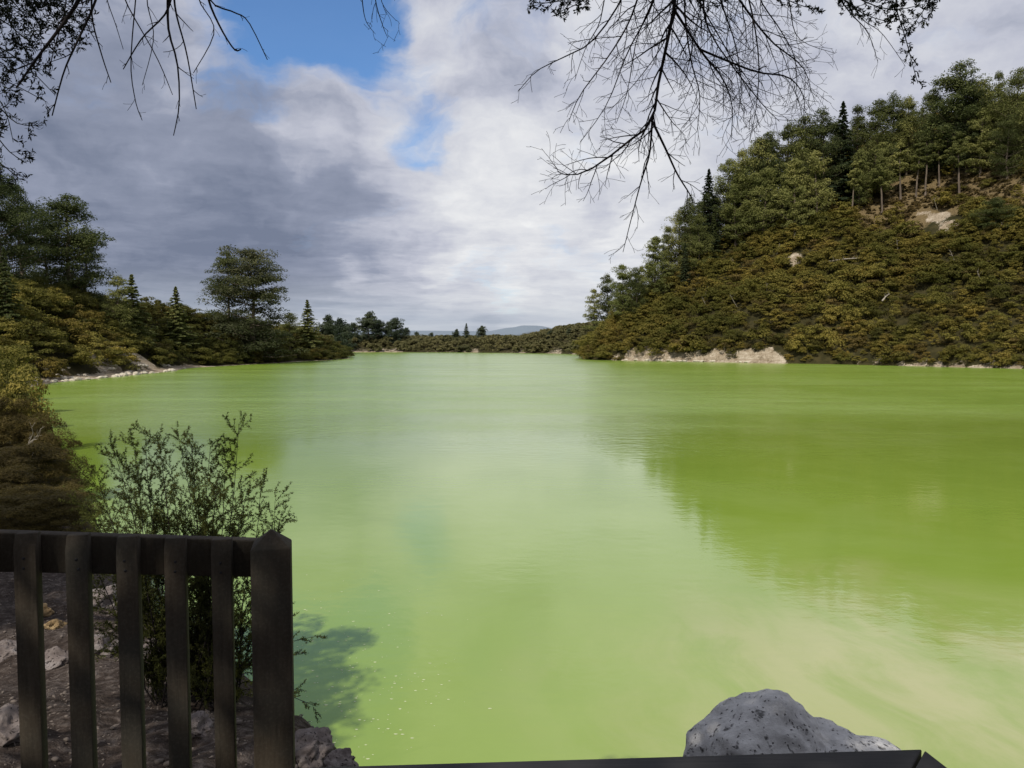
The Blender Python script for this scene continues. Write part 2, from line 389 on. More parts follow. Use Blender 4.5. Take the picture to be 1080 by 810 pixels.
M["water"] = water_mat()
def plain(name, c, r=0.8):
    m, t = newmat(name); pos = t.n("ShaderNodeNewGeometry").outputs["Position"]
    n = t.noise(pos, 20, 3)
    t.out(t.principled(t.mix(n, tuple(q * 0.7 for q in c), c), r, 0.2)); return m
M["foam"] = plain("foam", (0.62, 0.68, 0.42))
M["gravel"] = plain("litter", (0.15, 0.125, 0.108))

# ------------------------------------------------------------------ ground sheet
def build_ground():
    ang = np.concatenate([np.arange(-40, 40, 0.22), np.arange(40, 320, 4.0)])      # bearing from +Y, clockwise
    rad = np.concatenate([[0.3, 0.7], np.geomspace(1.0, 26, 110), np.geomspace(26.6, 95, 60), np.geomspace(96, 420, 170), np.geomspace(424, 9000, 70)])
    a = np.radians(ang)
    A, R = np.meshgrid(a, rad)
    X = R * np.sin(A); Y = R * np.cos(A)
    Z, d = ground(X, Y)
    n, k = len(rad), len(ang)
    V = np.stack([X, Y, Z], -1).reshape(-1, 3)
    V = np.vstack([V, [[0, 0, float(Z[0].mean())]]])
    i = np.arange(n - 1)[:, None] * k; j = np.arange(k)[None]; j2 = (j + 1) % k
    Q = np.stack([i + j, i + k + j, i + k + j2, i + j2], -1).reshape(-1, 4)
    jj = np.arange(k)
    T = np.stack([np.full(k, n * k), jj, (jj + 1) % k], -1)
    mb = MB(); mb.add(V, Q, T)
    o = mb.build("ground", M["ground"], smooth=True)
    # surface zones (bare cream rock, dry brown grass, viewpoint soil)
    x, y, z = V[:, 0], V[:, 1], V[:, 2]; d = np.append(d.ravel(), 5.0)
    cr, br, so = zones(x, y, z, d)
    col = np.stack([cr, br, so, np.ones_like(cr)], -1)
    at_ = o.data.color_attributes.new("zone", "FLOAT_COLOR", "POINT"); at_.data.foreach_set("color", col.ravel().astype(np.float32))
    tag(o, kind="structure")

BARE = []     # (centre, radius, kind) bare patches on the slopes
def zones(x, y, z, d):
    so = 1 - sst(24, 34, np.hypot(x, y))
    cr = np.zeros_like(x); br = np.zeros_like(x)
    rightw = (x > 20) & (y > 150)
    patch = 0.5 + fbm(x / 9, y / 9, 31, 3) * 1.6 + np.where(y < 330, .32 * sst(38, 46, x) * (1 - sst(74, 86, x)) - .30 * sst(80, 94, x) * (1 - sst(105, 112, x)), 0)
    cr = np.where(rightw & (x > 36) & (x < 112), (1 - sst(1.0 + 1.2 * patch, 1.8 + 2.6 * patch, d)) * np.clip(patch * 2.2 - .35, 0, 1), cr)
    cr = np.where(rightw & (x >= 100), np.maximum(cr, (1 - sst(0.4, 1.0, d)) * 0.8 * (patch > 0.55)), cr)
    lw = (x < -20) & (y > 80) & (y < 215)
    cr = np.where(lw, np.maximum(cr, 1.0 * (1 - sst(2.5, 5.5, d))), cr)
    lw2 = (x < -20) & (y >= 215) & (y < 340)
    cr = np.where(lw2, np.maximum(cr, 0.75 * (1 - sst(0.5, 1.8, d))), cr)
    cr = np.where((y > 400) & (x < 60), np.maximum(cr, 0.6 * (1 - sst(1.5, 4, d))), cr)
    for (c, r, k, w) in BARE:
        f = w * (1 - sst(0.45, 1.0, np.sqrt((x - c.x) ** 2 + (y - c.y) ** 2 + ((z - c.z)) ** 2) / r))
        if k == "c": cr = np.maximum(cr, f)
        else: br = np.maximum(br, f)
    return np.clip(cr, 0, 1), np.clip(br, 0, 1), so

for px, py, r, k, w in [(990, 229, 5.5, "c", .9), (1001, 240, 5.0, "c", .9), (974, 225, 3.5, "c", .7), (955, 232, 14, "b", 1), (985, 214, 18, "b", 1), (1018, 210, 16, "b", 1), (1042, 200, 14, "b", 1), (965, 205, 22, "b", 1), (1000, 205, 20, "b", 1), (1035, 185, 18, "b", 1), (930, 222, 14, "b", .9), (1075, 205, 10, "b", .9),
                        (838, 272, 3.6, "c", .95), (842, 278, 3, "c", .9), (874, 300, 3.2, "c", .75), (820, 232, 10, "b", .6), (990, 262, 2.6, "c", .7), (900, 215, 12, "b", .6)]:
    p = hit(px, py, 150)
    if p: BARE.append((p, r, k, w))
for px, py, r, k, w in [(132, 372, 7, "c", .95), (150, 381, 6, "c", .9), (110, 385, 6, "c", 1), (60, 395, 6, "b", .9)]:
    p = hit(px, py, 90)
    if p: BARE.append((p, r, k, w))

build_ground()
# lake: one sheet
mb = MB(); mb.add([(-400, 3, 0), (400, 3, 0), (400, 620, 0), (-400, 620, 0)], [(0, 1, 2, 3)])
tag(mb.build("lake", M["water"]), kind="structure")

# ------------------------------------------------------------------ plants
def lobe_leaves(mb, c, r, n, size, up=0.0, aspect=0.65, jit=0.55):
    d = RNG.normal(size=(n, 3)); d /= np.linalg.norm(d, axis=1, keepdims=True)
    d[:, 2] = np.where(d[:, 2] < -0.35, -d[:, 2] * 0.8, d[:, 2])
    d /= np.linalg.norm(d, axis=1, keepdims=True)
    k = RNG.uniform(0.62, 1.08, n)[:, None]
    P = np.asarray(c) + d * k * np.asarray(r)
    N = d / np.asarray(r) * np.mean(r) + np.array([0, 0, up]) + RNG.normal(scale=jit, size=(n, 3))
    mb.leaves(P, N, size * RNG.uniform(0.6, 1.35, n), aspect)

def shrub_mesh(name, R, H, nl, per, leaf, mat, seed, asp=.6, lr=(0.22, 0.42)):
    rs = random.Random(seed); mb = MB()
    for i in range(nl):
        a = rs.uniform(0, 2 * PI); q = math.sqrt(rs.random()); hh = rs.uniform(0.35, 1.0) if i % 3 else rs.uniform(0.15, 0.5)
        rad = R * q * math.sqrt(max(0.05, 1 - (hh * 0.85) ** 2))
        c = (rad * math.cos(a), rad * math.sin(a), H * hh * 0.86)
        rr = R * rs.uniform(*lr)
        lobe_leaves(mb, c, (rr, rr, rr * rs.uniform(0.45, 0.75)), per, leaf, 0.55, asp, .45)
    return_m = mb.mesh(name); return_m.materials.append(mat)
    return return_m

def pine_mesh(H, Rm, base, nlev, leaf, per, seed, openness=0.2, flat=0.4, top=0.6, lobes=1.0, mat=None, bark=None, wind=0.0):
    """returns (trunk mesh, crown mesh); conifer of irregular habit"""
    rs = random.Random(seed); tr = MB(); cr = MB()
    pts = []; x = y = 0
    n = 9
    for i in range(n):
        pts.append(Vector((x, y, H * 0.97 * i / (n - 1)))); x += rs.uniform(-.012, .012) * H + wind * H * .01; y += rs.uniform(-.012, .012) * H
    r0 = H * 0.017 + 0.05
    tr.tube(pts, [r0 * (1.25 if i == 0 else 1 - 0.9 * i / (n - 1)) for i in range(n)], 7)
    def trunk_at(z):
        k = min(n - 1.001, max(0, z / (H * 0.97) * (n - 1))); i = int(k); return pts[i].lerp(pts[i + 1], k - i)
    for L in range(nlev):
        u = (L + rs.uniform(-.7, .7)) / (nlev - 1); u = min(1, max(0, u))
        z = H * (base + (0.97 - base) * u)
        prof = (math.sin(PI * min(1, (u * 0.80 + 0.2))) ** top) * (1 - 0.35 * u)
        nb = rs.choice((4, 5, 6)) if u < 0.9 else 3
        a0 = rs.uniform(0, 2 * PI)
        for b in range(nb):
            if rs.random() < openness: continue
            a = a0 + b * 2 * PI / nb + rs.uniform(-.5, .5)
            ln = Rm * prof * rs.uniform(0.55, 1.15)
            zz = z + rs.uniform(-.04, .04) * H; o = trunk_at(zz); rise = rs.uniform(-0.05, 0.6) * ln + 0.15 * ln * u
            e = o + Vector((math.cos(a) * ln, math.sin(a) * ln, rise))
            mid = o.lerp(e, 0.5) + Vector((0, 0, -0.06 * ln))
            tr.tube([o, mid, e], [r0 * 0.32 * (1 - .6 * u), r0 * 0.2 * (1 - .6 * u), r0 * 0.06], 4)
            for q in (0.32, 0.58, 0.82, 1.02) if ln > Rm * .35 else (0.45, 0.9):
                if rs.random() > lobes: continue
                c = o.lerp(e, q) + Vector((rs.uniform(-1, 1), rs.uniform(-1, 1), rs.uniform(-.3, .6))) * ln * 0.16
                rr = Rm * rs.uniform(0.15, 0.30)
                lobe_leaves(cr, c, (rr, rr, rr * rs.uniform(flat, flat + .35)), per, leaf, 0.35, .42)
    c = trunk_at(H * 0.95)
    lobe_leaves(cr, c, (Rm * .17, Rm * .17, H * .06), per, leaf, 0.3, .42)
    a = tr.mesh("trunk", True); a.materials.append(bark or M["bark"])
    b = cr.mesh("crown"); b.materials.append(mat)
    return a, b

def fir_mesh(H, Rm, base, nlev, leaf, seed, mat, dens=1.0):
    rs = random.Random(seed); tr = MB(); cr = MB()
    tr.tube([(0, 0, 0), (0, 0, H * .5), (0, 0, H)], [H * .016 + .04, H * .01, .02], 6)
    for L in range(nlev):
        u = L / (nlev - 1); z = H * (base + (0.985 - base) * u)
        ln0 = Rm * (1 - u) ** 0.85 + 0.12
        nb = 9 if u < .6 else 6
        for b in range(nb):
            a = b * 2 * PI / nb + rs.uniform(-.35, .35) + L * 1.7
            ln = ln0 * rs.uniform(0.55, 1.15)
            o = Vector((0, 0, z + rs.uniform(-.045, .035) * H)); e = Vector((math.cos(a) * ln, math.sin(a) * ln, z - ln * rs.uniform(.05, .35)))
            tr.tube([o, e], [H * .004, .01], 3)
            n = int((10 + 22 * ln / Rm) * dens)
            t = RNG.uniform(.12, 1.05, n)[:, None]
            P = np.array(o) + (np.array(e) - np.array(o)) * t
            w = ln * 0.22 * (1 - .6 * t)
            side = np.array([-math.sin(a), math.cos(a), 0])
            P = P + side * RNG.uniform(-1, 1, (n, 1)) * w + np.array([0, 0, 1]) * RNG.uniform(-.12, .12, (n, 1)) * H * .03
            N = np.array([math.cos(a) * .5, math.sin(a) * .5, .8]) + RNG.normal(scale=.4, size=(n, 3))
            cr.leaves(P, N, leaf * RNG.uniform(.6, 1.3, n), .5)
    a = tr.mesh("trunk", True); a.materials.append(M["bark"])
    b = cr.mesh("crown"); b.materials.append(mat)
    return a, b

PROTO = {}
def protos(key, fn, n):
    PROTO[key] = [fn(i) for i in range(n)]
protos("pine", lambda i: pine_mesh(24, (6.2, 7.0, 5.6, 7.4)[i], (.08, .12, .05, .15)[i], 13, .25, 62, 100 + i, .08, .65, (.7, .55, .9, .5)[i], 1, M["pine"]), 4)
protos("pine_light", lambda i: pine_mesh(20, (5.2, 5.8, 4.8)[i], (.12, .18, .06)[i], 11, .24, 62, 120 + i, .10, .65, .65, 1, M["pine_light"]), 3)
protos("pine_dark", lambda i: pine_mesh(24, 7.0, .05, 14, .23, 84, 140 + i, .06, .6, .55, 1, M["pine_dark"]), 3)
protos("open_pine", lambda i: pine_mesh(27, 8.6, .06, 18, .24, 95, 160 + i, .10, .36, .42, .95, M["open"]), 1)
protos("slender", lambda i: pine_mesh(20, 3.0, .5, 8, .25, 50, 180 + i, .18, .55, .7, 1, M["pine_light"]), 2)
protos("fir", lambda i: fir_mesh(20, 4.0, .05, 34, .27, 200 + i, M["fir"], 1.6), 2)
protos("fir_light", lambda i: fir_mesh(14, 3.2, .04, 26, .22, 220 + i, M["fir_pale"], 2.2), 2)
protos("far", lambda i: pine_mesh(18, 7.0, .04, 11, .45, 44, 240 + i, .04, .7, .5, 1, M["far_tree"]), 3)
protos("far_fir", lambda i: fir_mesh(16, 4.2, .04, 20, .45, 260 + i, M["far_tree"], 1.4), 1)
NOMINAL = dict(pine=24, pine_light=20, pine_dark=24, open_pine=27, slender=20, fir=20, fir_light=14, far=18, far_fir=16)
NAMES = dict(pine="pine_tree", pine_light="pine_tree", pine_dark="pine_tree", open_pine="pine_tree", slender="pine_tree", fir="fir_tree", fir_light="fir_tree", far="conifer_tree", far_fir="conifer_tree")
CATS = dict(pine="pine tree", pine_light="pine tree", pine_dark="pine tree", open_pine="pine tree", slender="pine tree", fir="fir tree", fir_light="fir tree", far="conifer tree", far_fir="conifer tree")
_cnt = {}
def tree(kind, x, y, H, label, group=None, wide=1.0, sink=0.4):
    i = _cnt.get(kind, 0); _cnt[kind] = i + 1
    tm, cm = PROTO[kind][i % len(PROTO[kind])]
    s = H / NOMINAL[kind]
    e = empty(NAMES[kind], (x, y, gz(x, y) - sink), label, CATS[kind], group, rz=random.uniform(0, 6.28), sc=(s * wide, s * wide, s))
    link_mesh("trunk", tm, e); link_mesh("crown", cm, e)
    return e

def tree_px(kind, px, base, top, label, group=None, D=None, wide=1.0):
    if D is None:
        p = hit(px, base, 90)
        if p is None:                                   # base lies behind the crest: use the crest
            Y = np.geomspace(120, 420, 600); X = Y * (px - CX) / FPX
            g, sd = ground(X, Y); k = np.argmax((g - 7) / Y); p = Vector((X[k], Y[k], g[k]))
        x, y = p.x, p.y
    else:
        y = D; x = D * (px - CX) / FPX
    H = at(px, top, y).z - gz(x, y) + .4
    H = min(40, max(4, H))
    return tree(kind, x, y, H, label, group, wide)

# --- pines and firs on the right-hand hill
GR = "pines crowding the ridge of the right-hand hill"
LR = "green pine among the crowded pines on the right-hand ridge"
GS = "pale slender pines fronting the ridge of the right-hand hill"
hill_trees = [
 ("pine_light", 627, 356, 306, "pale pine at the far left tip of the right-hand hill, standing lowest by the water", 1.0),
 ("pine", 641, 350, 290, "rounded green pine second from the water at the left tip of the right-hand hill", 1.0),
 ("pine_light", 656, 345, 280, "pale pine with narrow top left of the stepped group low on the right-hand hill", .9),
 ("pine", 671, 335, 282, None, .9),
 ("pine_light", 690, 318, 250, "light green pine leaning out over the sky on the left skyline of the right-hand hill", 1.1),
 ("pine", 703, 300, 240, None, 1), ("pine", 714, 290, 222, None, .9), ("pine_dark", 726, 285, 208, None, .8), ("pine", 737, 290, 226, None, 1),
 ("fir", 745, 268, 179, "dark narrow spire-shaped fir rising above its neighbours on the left skyline of the hill", 1.25),
 ("fir_light", 752, 275, 225, "small green fir below the dark spire-shaped fir on the right-hand hill", 1), ("fir", 722, 300, 255, "short dark fir in front of the pines left of the spire-shaped fir", 1),
 ("pine", 765, 250, 168, None, 1), ("pine", 782, 248, 158, None, 1), ("pine_light", 775, 262, 195, None, 1), ("pine", 797, 245, 146, None, 1), ("pine_dark", 812, 236, 138, None, .9),
 ("pine_light", 806, 256, 178, None, 1), ("pine", 829, 232, 132, None, 1), ("pine_light", 838, 250, 168, None, 1), ("pine", 850, 222, 122, None, 1), ("pine_light", 860, 238, 160, None, 1),
 ("pine_dark", 868, 218, 116, None, .9), ("fir", 887, 214, 108, "dark layered fir with tiered branches in the middle of the right-hand ridge", 1.25), ("pine", 904, 200, 112, None, 1),
 ("pine", 922, 194, 106, None, 1), ("pine_dark", 940, 188, 100, None, .9), ("pine", 956, 184, 103, None, 1), ("pine_light", 930, 214, 150, None, 1),
 ("pine_light", 905, 222, 158, None, 1), ("pine_dark", 985, 180, 92, None, .8), ("pine_dark", 1006, 182, 62, "big dark broad-headed pine, tallest on the right-hand ridge", 1.2), ("pine_dark", 1020, 182, 84, None, .9),
 ("pine", 1036, 174, 84, None, .9), ("pine", 1052, 170, 76, "tall pale-topped pine near the right edge of the photo on the ridge", .7), ("pine", 1070, 172, 72, None, .9), ("pine", 1090, 175, 78, None, 1),
 ("pine_light", 1034, 186, 118, "yellow-green pine in front of the big dark broad-headed pine", 1.1), ("pine", 1062, 190, 122, None, 1),
 ("slender", 1011, 212, 138, "slender pine with long bare pale trunk below the big dark pine", 1), ("slender", 976, 206, 142, "slender pine with bare trunk standing over the brown grass slope", 1),
 ("slender", 966, 208, 150, None, 1), ("slender", 950, 214, 150, None, 1), ("slender", 930, 226, 165, None, 1), ("slender", 898, 228, 170, None, 1), ("slender", 990, 196, 140, None, 1),
 ("pine_dark", 1052, 246, 208, "low dark round pine beside the cream bare patch on the right-hand hill", 1.9),
]
for k, px, b, tp, lab, wd in hill_trees:
    if lab is None:
        if k == "slender": tree_px(k, px, b, tp, "pale slender pine with bare trunk at the upper edge of the brown slope", GS, wide=wd)
        else: tree_px(k, px, b, tp, LR, GR, wide=wd)
    else: tree_px(k, px, b, tp, lab, None, wide=wd)
for px in list(range(645, 1090, 10)):                   # second rank along the crest
    top = np.interp(px, [620, 660, 700, 745, 800, 850, 950, 985, 1080], [326, 292, 258, 205, 158, 134, 114, 95, 88]) + random.uniform(0, 22)
    tree_px(random.choice(("pine", "pine_dark", "pine")), px + random.uniform(-4, 4), -999, top, LR, GR)

# --- left shore trees
for k, px, D, tp, lab, wd in [
 ("pine_dark", 4, 165, 172, "huge dark pine cut off by the left edge of the photo", 1.0), ("pine_dark", 26, 178, 196, "dark pine between the cut-off pine and the wide dark pine on the left", .9),
 ("pine_dark", 76, 190, 205, "wide dark pine rounded to the right on the left shore", 1.3), ("pine_dark", 52, 195, 222, "dark pine tucked behind the wide dark pine on the left shore", 1.1),
 ("pine_dark", 92, 200, 240, "lower dark pine on the right flank of the wide dark pine", 1.1), ("fir_light", 8, 140, 262, "small pale fir in front of the huge dark pine at the left edge", 1),
 ("fir_light", 141, 190, 289, "small dark fir rising from scrub right of the wide dark pine", 1.5), ("pine", 126, 185, 292, "low bushy pine beside the small dark fir on the left shore", 1.2),
 ("fir_light", 187, 215, 303, "small green pointed fir midway along the left shore skyline", 1.5),
 ("pine_dark", 242, 250, 264, "dense dark pine, left of the lone pair on the left shore", 1.0), ("open_pine", 269, 245, 262, "tall open grey pine, right of the lone pair on the left shore", 1.3),
 ("fir_light", 325, 290, 316, "grey-green pointed fir near the end of the left point", 1.5), ("pine", 306, 280, 330, "low pine at the foot of the open pine near the left point", 1.2),
 ]:
    tree_px(k, px, None, tp, lab, None, D=D, wide=wd)
GF = "trees along the far shore of the lake"
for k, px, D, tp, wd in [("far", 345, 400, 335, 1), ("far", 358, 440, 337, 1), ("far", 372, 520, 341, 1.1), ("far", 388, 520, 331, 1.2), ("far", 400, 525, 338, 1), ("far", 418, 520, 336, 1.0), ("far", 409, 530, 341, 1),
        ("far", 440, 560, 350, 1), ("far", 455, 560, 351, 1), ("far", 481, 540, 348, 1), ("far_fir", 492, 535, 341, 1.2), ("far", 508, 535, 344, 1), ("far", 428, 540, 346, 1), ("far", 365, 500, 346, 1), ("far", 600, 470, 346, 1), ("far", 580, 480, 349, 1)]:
    lab = "distant haze-tinted conifer standing above the far shore scrub"
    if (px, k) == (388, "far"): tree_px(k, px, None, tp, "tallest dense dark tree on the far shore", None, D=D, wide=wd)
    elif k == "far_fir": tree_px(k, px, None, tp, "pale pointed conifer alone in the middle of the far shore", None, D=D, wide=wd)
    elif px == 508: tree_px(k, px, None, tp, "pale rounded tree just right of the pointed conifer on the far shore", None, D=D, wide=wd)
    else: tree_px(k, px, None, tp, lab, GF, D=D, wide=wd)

# --- scrub
SHRUB = [shrub_mesh("shrub", r_, h_, nl_, 96, lf_ * .8, M[m_], 300 + i) for i, (r_, h_, nl_, lf_, m_) in enumerate([
    (3.3, 4.6, 17, .25, "scrub"), (3.9, 4.4, 21, .24, "scrub_green"), (2.7, 5.2, 15, .22, "scrub"), (3.0, 3.8, 14, .23, "scrub_gold"), (3.6, 4.8, 19, .26, "scrub_green"), (2.4, 3.4, 12, .20, "scrub_rust"), (3.4, 4.2, 18, .25, "scrub")])]
SHRUB_L = [shrub_mesh("shrub", r_, h_, 18, 110, .17, M[m_], 320 + i) for i, (r_, h_, m_) in enumerate([(3.0, 4.6, "scrub_left"), (3.6, 4.6, "scrub_green"), (2.6, 5.2, "scrub_left"), (3.0, 4.2, "scrub_gold"), (3.3, 5.0, "scrub_green")])]
SHRUB_B = [shrub_mesh("shrub", 1.5, 2.6, 130, 330, .050, M["scrub_brown"], 340 + i, .16, (.10, .27)) for i in range(2)]
SHRUB_O = [shrub_mesh("shrub", 2.2, 3.4, 30, 220, .085, M["scrub_green"], 345 + i) for i in range(2)]

def scatter(x0, x1, y0, y1, sp):
    xs = np.arange(x0, x1, sp); ys = np.arange(y0, y1, sp)
    X, Y = np.meshgrid(xs, ys); X = X.ravel() + RNG.uniform(-.45, .45, X.size) * sp; Y = Y.ravel() + RNG.uniform(-.45, .45, Y.size) * sp
    Z, d = ground(X, Y); return X, Y, Z, d

def visible(X, Y, Z, lift):
    ok = np.ones(len(X), bool)
    ts = np.linspace(0.3, 0.985, 60)
    for t in ts:
        g, sd = ground(X * t, Y * t)
        ok &= ~((sd > 0) & (EYE.z + (Z + lift - EYE.z) * t < g))
    px, py = project(np.stack([X, Y, Z + lift * .5], -1))
    return ok & (px > -60) & (px < 1150)

def put_shrubs(sel, meshes, label, group, smin_, smax_, name="shrub"):
    for n, (x, y, z) in enumerate(sel):
        o = link_mesh(name, meshes[random.randrange(len(meshes))])
        s = random.uniform(smin_, smax_)
        o.location = (x, y, z - .35 * s); o.rotation_euler = (random.uniform(-.1, .1), random.uniform(-.1, .1), random.uniform(0, 6.28))
        o.scale = (s * random.uniform(.85, 1.2), s * random.uniform(.85, 1.2), s * random.uniform(.75, 1.1))
        tag(o, label, "shrub", group)

def stuff(sel, meshes, name, label, smin_, smax_):
    mb = MB(); arr = []; mats = []; idx = []
    for me in meshes:
        v = np.empty(len(me.vertices) * 3); me.vertices.foreach_get("co", v); q = np.arange(len(me.vertices)).reshape(-1, 4); arr.append((v.reshape(-1, 3), q))
        if me.materials[0] not in mats: mats.append(me.materials[0])
    for n, (x, y, z) in enumerate(sel):
        k = random.randrange(len(arr)); v, q = arr[k]; s = random.uniform(smin_, smax_); a = random.uniform(0, 6.28)
        c, w = math.cos(a), math.sin(a)
        V = v * (s * random.uniform(.8, 1.25), s * random.uniform(.8, 1.25), s * random.uniform(.7, 1.15))
        V = np.stack([V[:, 0] * c - V[:, 1] * w + x, V[:, 0] * w + V[:, 1] * c + y, V[:, 2] + z - .35 * s], -1)
        mb.add(V, q); idx.append(np.full(len(q), mats.index(meshes[k].materials[0]), np.int32))
    o = mb.build(name, mats[0])
    for m in mats[1:]: o.data.materials.append(m)
    o.data.polygons.foreach_set("material_index", np.concatenate(idx))
    tag(o, label, "scrub", None, "stuff"); return o

X, Y, Z, d = scatter(20, 270, 180, 400, 3.35)
cr, br, so = zones(X, Y, Z, d)
patch = 0.5 + fbm(X / 9, Y / 9, 31, 3) * 1.6
keep = (d > 0.5) & (Y + .3 * X > 215) & (np.min([np.hypot(X - c.x, Y - c.y) - r * .9 for (c, r, k, w) in BARE if k == "c"], axis=0) > 0) & visible(X, Y, Z, 3.0) & (RNG.random(len(X)) > np.where(cr > .6, np.where(d < 8, .35, .85), 0) + np.where(br > .2, .88, 0))
P = np.stack([X, Y, Z], -1)[keep]
P = P[np.argsort(np.hypot(P[:, 0], P[:, 1]))]
hillP = P[P[:, 1] < 400]
print("right scrub", len(hillP))
low = hillP[:190]; rest = hillP[190:]
put_shrubs(low, SHRUB, "olive scrub bush low on the right-hand hill close above the waterline", "scrub bushes along the foot of the right-hand hill", .55, 1.25)
stuff(rest, SHRUB, "hillside_scrub", "dense olive and brown scrub covering the upper slope of the right-hand hill", .6, 1.6)
X, Y, Z, d = scatter(24, 170, 185, 320, 1.9)
cr, br, so = zones(X, Y, Z, d)
keep = (d > .25) & (d < 4.5) & visible(X, Y, Z, 1.0) & (RNG.random(len(X)) > np.where(cr > .45, .86, .15)) & (Y + .3 * X > 200)
P = np.stack([X, Y, Z], -1)[keep]; print("fringe", len(P))
stuff(P, SHRUB, "shoreline_undergrowth", "low undergrowth fringing the waterline among the cream rocks of the right-hand hill", .22, .5)
# brown low growth on the bare slope
SM = [shrub_mesh("shrub", 1.3, 1.1, 7, 40, .2, M["dry"], 360 + i) for i in range(3)]
bx = []
for (c, r, k, w) in BARE:
    if k == "b" and c.x > 20:
        for _ in range(int(r * r * .3)):
            a = random.uniform(0, 6.28); q = r * math.sqrt(random.random())
            x, y = c.x + q * math.cos(a), c.y + q * math.sin(a)
            if any(k2 == "c" and (c2.x - x) ** 2 + (c2.y - y) ** 2 < (r2 * 1.1) ** 2 for (c2, r2, k2, w2) in BARE): continue
            bx.append((x, y, gz(x, y)))
stuff(bx, SM, "dry_undergrowth", "dry brown undergrowth on the bare slope near the top of the right-hand hill", .6, 1.3)
# left hill
X, Y, Z, d = scatter(-190, -50, 84, 345, 3.9)
cr, br, so = zones(X, Y, Z, d)
keep = (d > np.where(Y < 200, 3.4, 1.0)) & visible(X, Y, Z, 3.5) & (RNG.random(len(X)) > np.where(cr > .5, .8, 0)) & (X > -.72 * Y - 6)
P = np.stack([X, Y, Z], -1)[keep]; P = P[np.argsort(np.hypot(P[:, 0], P[:, 1]))]
print("left scrub", len(P))
put_shrubs(P[:100], SHRUB_L, "olive scrub bush on the left bank behind the pale shore rocks", "scrub bushes on the left bank", .75, 1.35)
X, Y, Z, d = scatter(-135, -22, 30, 135, 4.2)
keep = (d > 3) & (X < -.70 * Y - 3) & (X > -1.25 * Y - 10)
P = np.concatenate([P, np.stack([X, Y, Z], -1)[keep]])
stuff(P[100:], SHRUB_L, "left_shore_scrub", "dense dark scrub along the far part of the left shore", .75, 1.25)
# far shore
X, Y, Z, d = scatter(-170, 130, 330, 640, 6.0)
keep = (d > 1.5) & ((Y > 385) | (X < -60)) & visible(X, Y, Z, 3.5) & (Y < 640)
P = np.stack([X, Y, Z], -1)[keep]
print("far scrub", len(P))
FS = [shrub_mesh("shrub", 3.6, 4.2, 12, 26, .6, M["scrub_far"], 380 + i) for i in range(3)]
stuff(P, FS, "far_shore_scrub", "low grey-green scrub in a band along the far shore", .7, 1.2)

# near left bank: brown and olive bushes
for px, D, tp, me, s, lab in [(18, 22, 418, SHRUB_B[0], 1.2, "big russet-brown bush at the left edge above the fence"), (-8, 19, 455, SHRUB_B[1], 1.2, "shaggy brown bush cut off by the left edge just above the fence"),
        (40, 24, 462, SHRUB_B[1], .85, "smaller russet bush at the water side of the big russet-brown bush"), (6, 32, 398, SHRUB_B[0], 1.3, "brown bush behind the big russet-brown bush at the left edge"),
        (48, 15.5, 512, SHRUB_B[0], .62, "low brown bush beside the water just above the fence rail"), (22, 13.5, 520, SHRUB_B[1], .75, "dark brown bush right behind the fence rail at the left"), (-30, 15, 480, SHRUB_B[0], .9, "brown bush mostly outside the left edge above the fence rail"),
        (10, 48, 385, SHRUB_O[0], 1.0, "olive bush behind the brown bushes at the left edge"), (-5, 60, 372, SHRUB_O[1], 1.0, "rounded olive bush at the left edge below the green scrub"), (18, 75, 378, SHRUB_O[0], .9, "olive bush by the pale shore rocks at the left"),
        (5, 90, 362, SHRUB_O[1], 1.1, "olive bush near the left edge under the huge dark pine")]:
    y = D; x = D * (px - CX) / FPX; z = gz(x, y)
    o = link_mesh("bush", me); H = at(px, tp, D).z - z
    hz = H / {0: 2.6}.get(0) if me in SHRUB_B else H / 3.4
    o.location = (x, y, z - .15); o.scale = (s, s, max(.4, hz)); o.rotation_euler = (0, 0, random.uniform(0, 6))
    tag(o, lab, "bush")

# ------------------------------------------------------------------ rocks
def rock_mesh(name, r, seed, mat, rough=.3, sub=4, cuts=5):
    rs = random.Random(seed); bm = bmesh.new(); bmesh.ops.create_icosphere(bm, subdivisions=sub, radius=1)
    cs = [(Vector((rs.gauss(0, 1), rs.gauss(0, 1), rs.gauss(0, 1))).normalized(), rs.uniform(.55, .85)) for _ in range(cuts)]
    off = Vector((seed * 3.1, seed * 1.7, 0))
    for v in bm.verts:
        p = v.co.copy()
        for nn, k in cs:
            q = p.dot(nn)
            if q > k: p -= nn * (q - k) * .9
        p *= 1 + rough * mnoise.fractal(p * 1.6 + off, 1, 2, 5) * .6
        v.co = Vector((p.x * r[0], p.y * r[1], p.z * r[2]))
    for f in bm.faces: f.smooth = True
    me = bpy.data.meshes.new(name); bm.to_mesh(me); bm.free(); me.materials.append(mat); return me

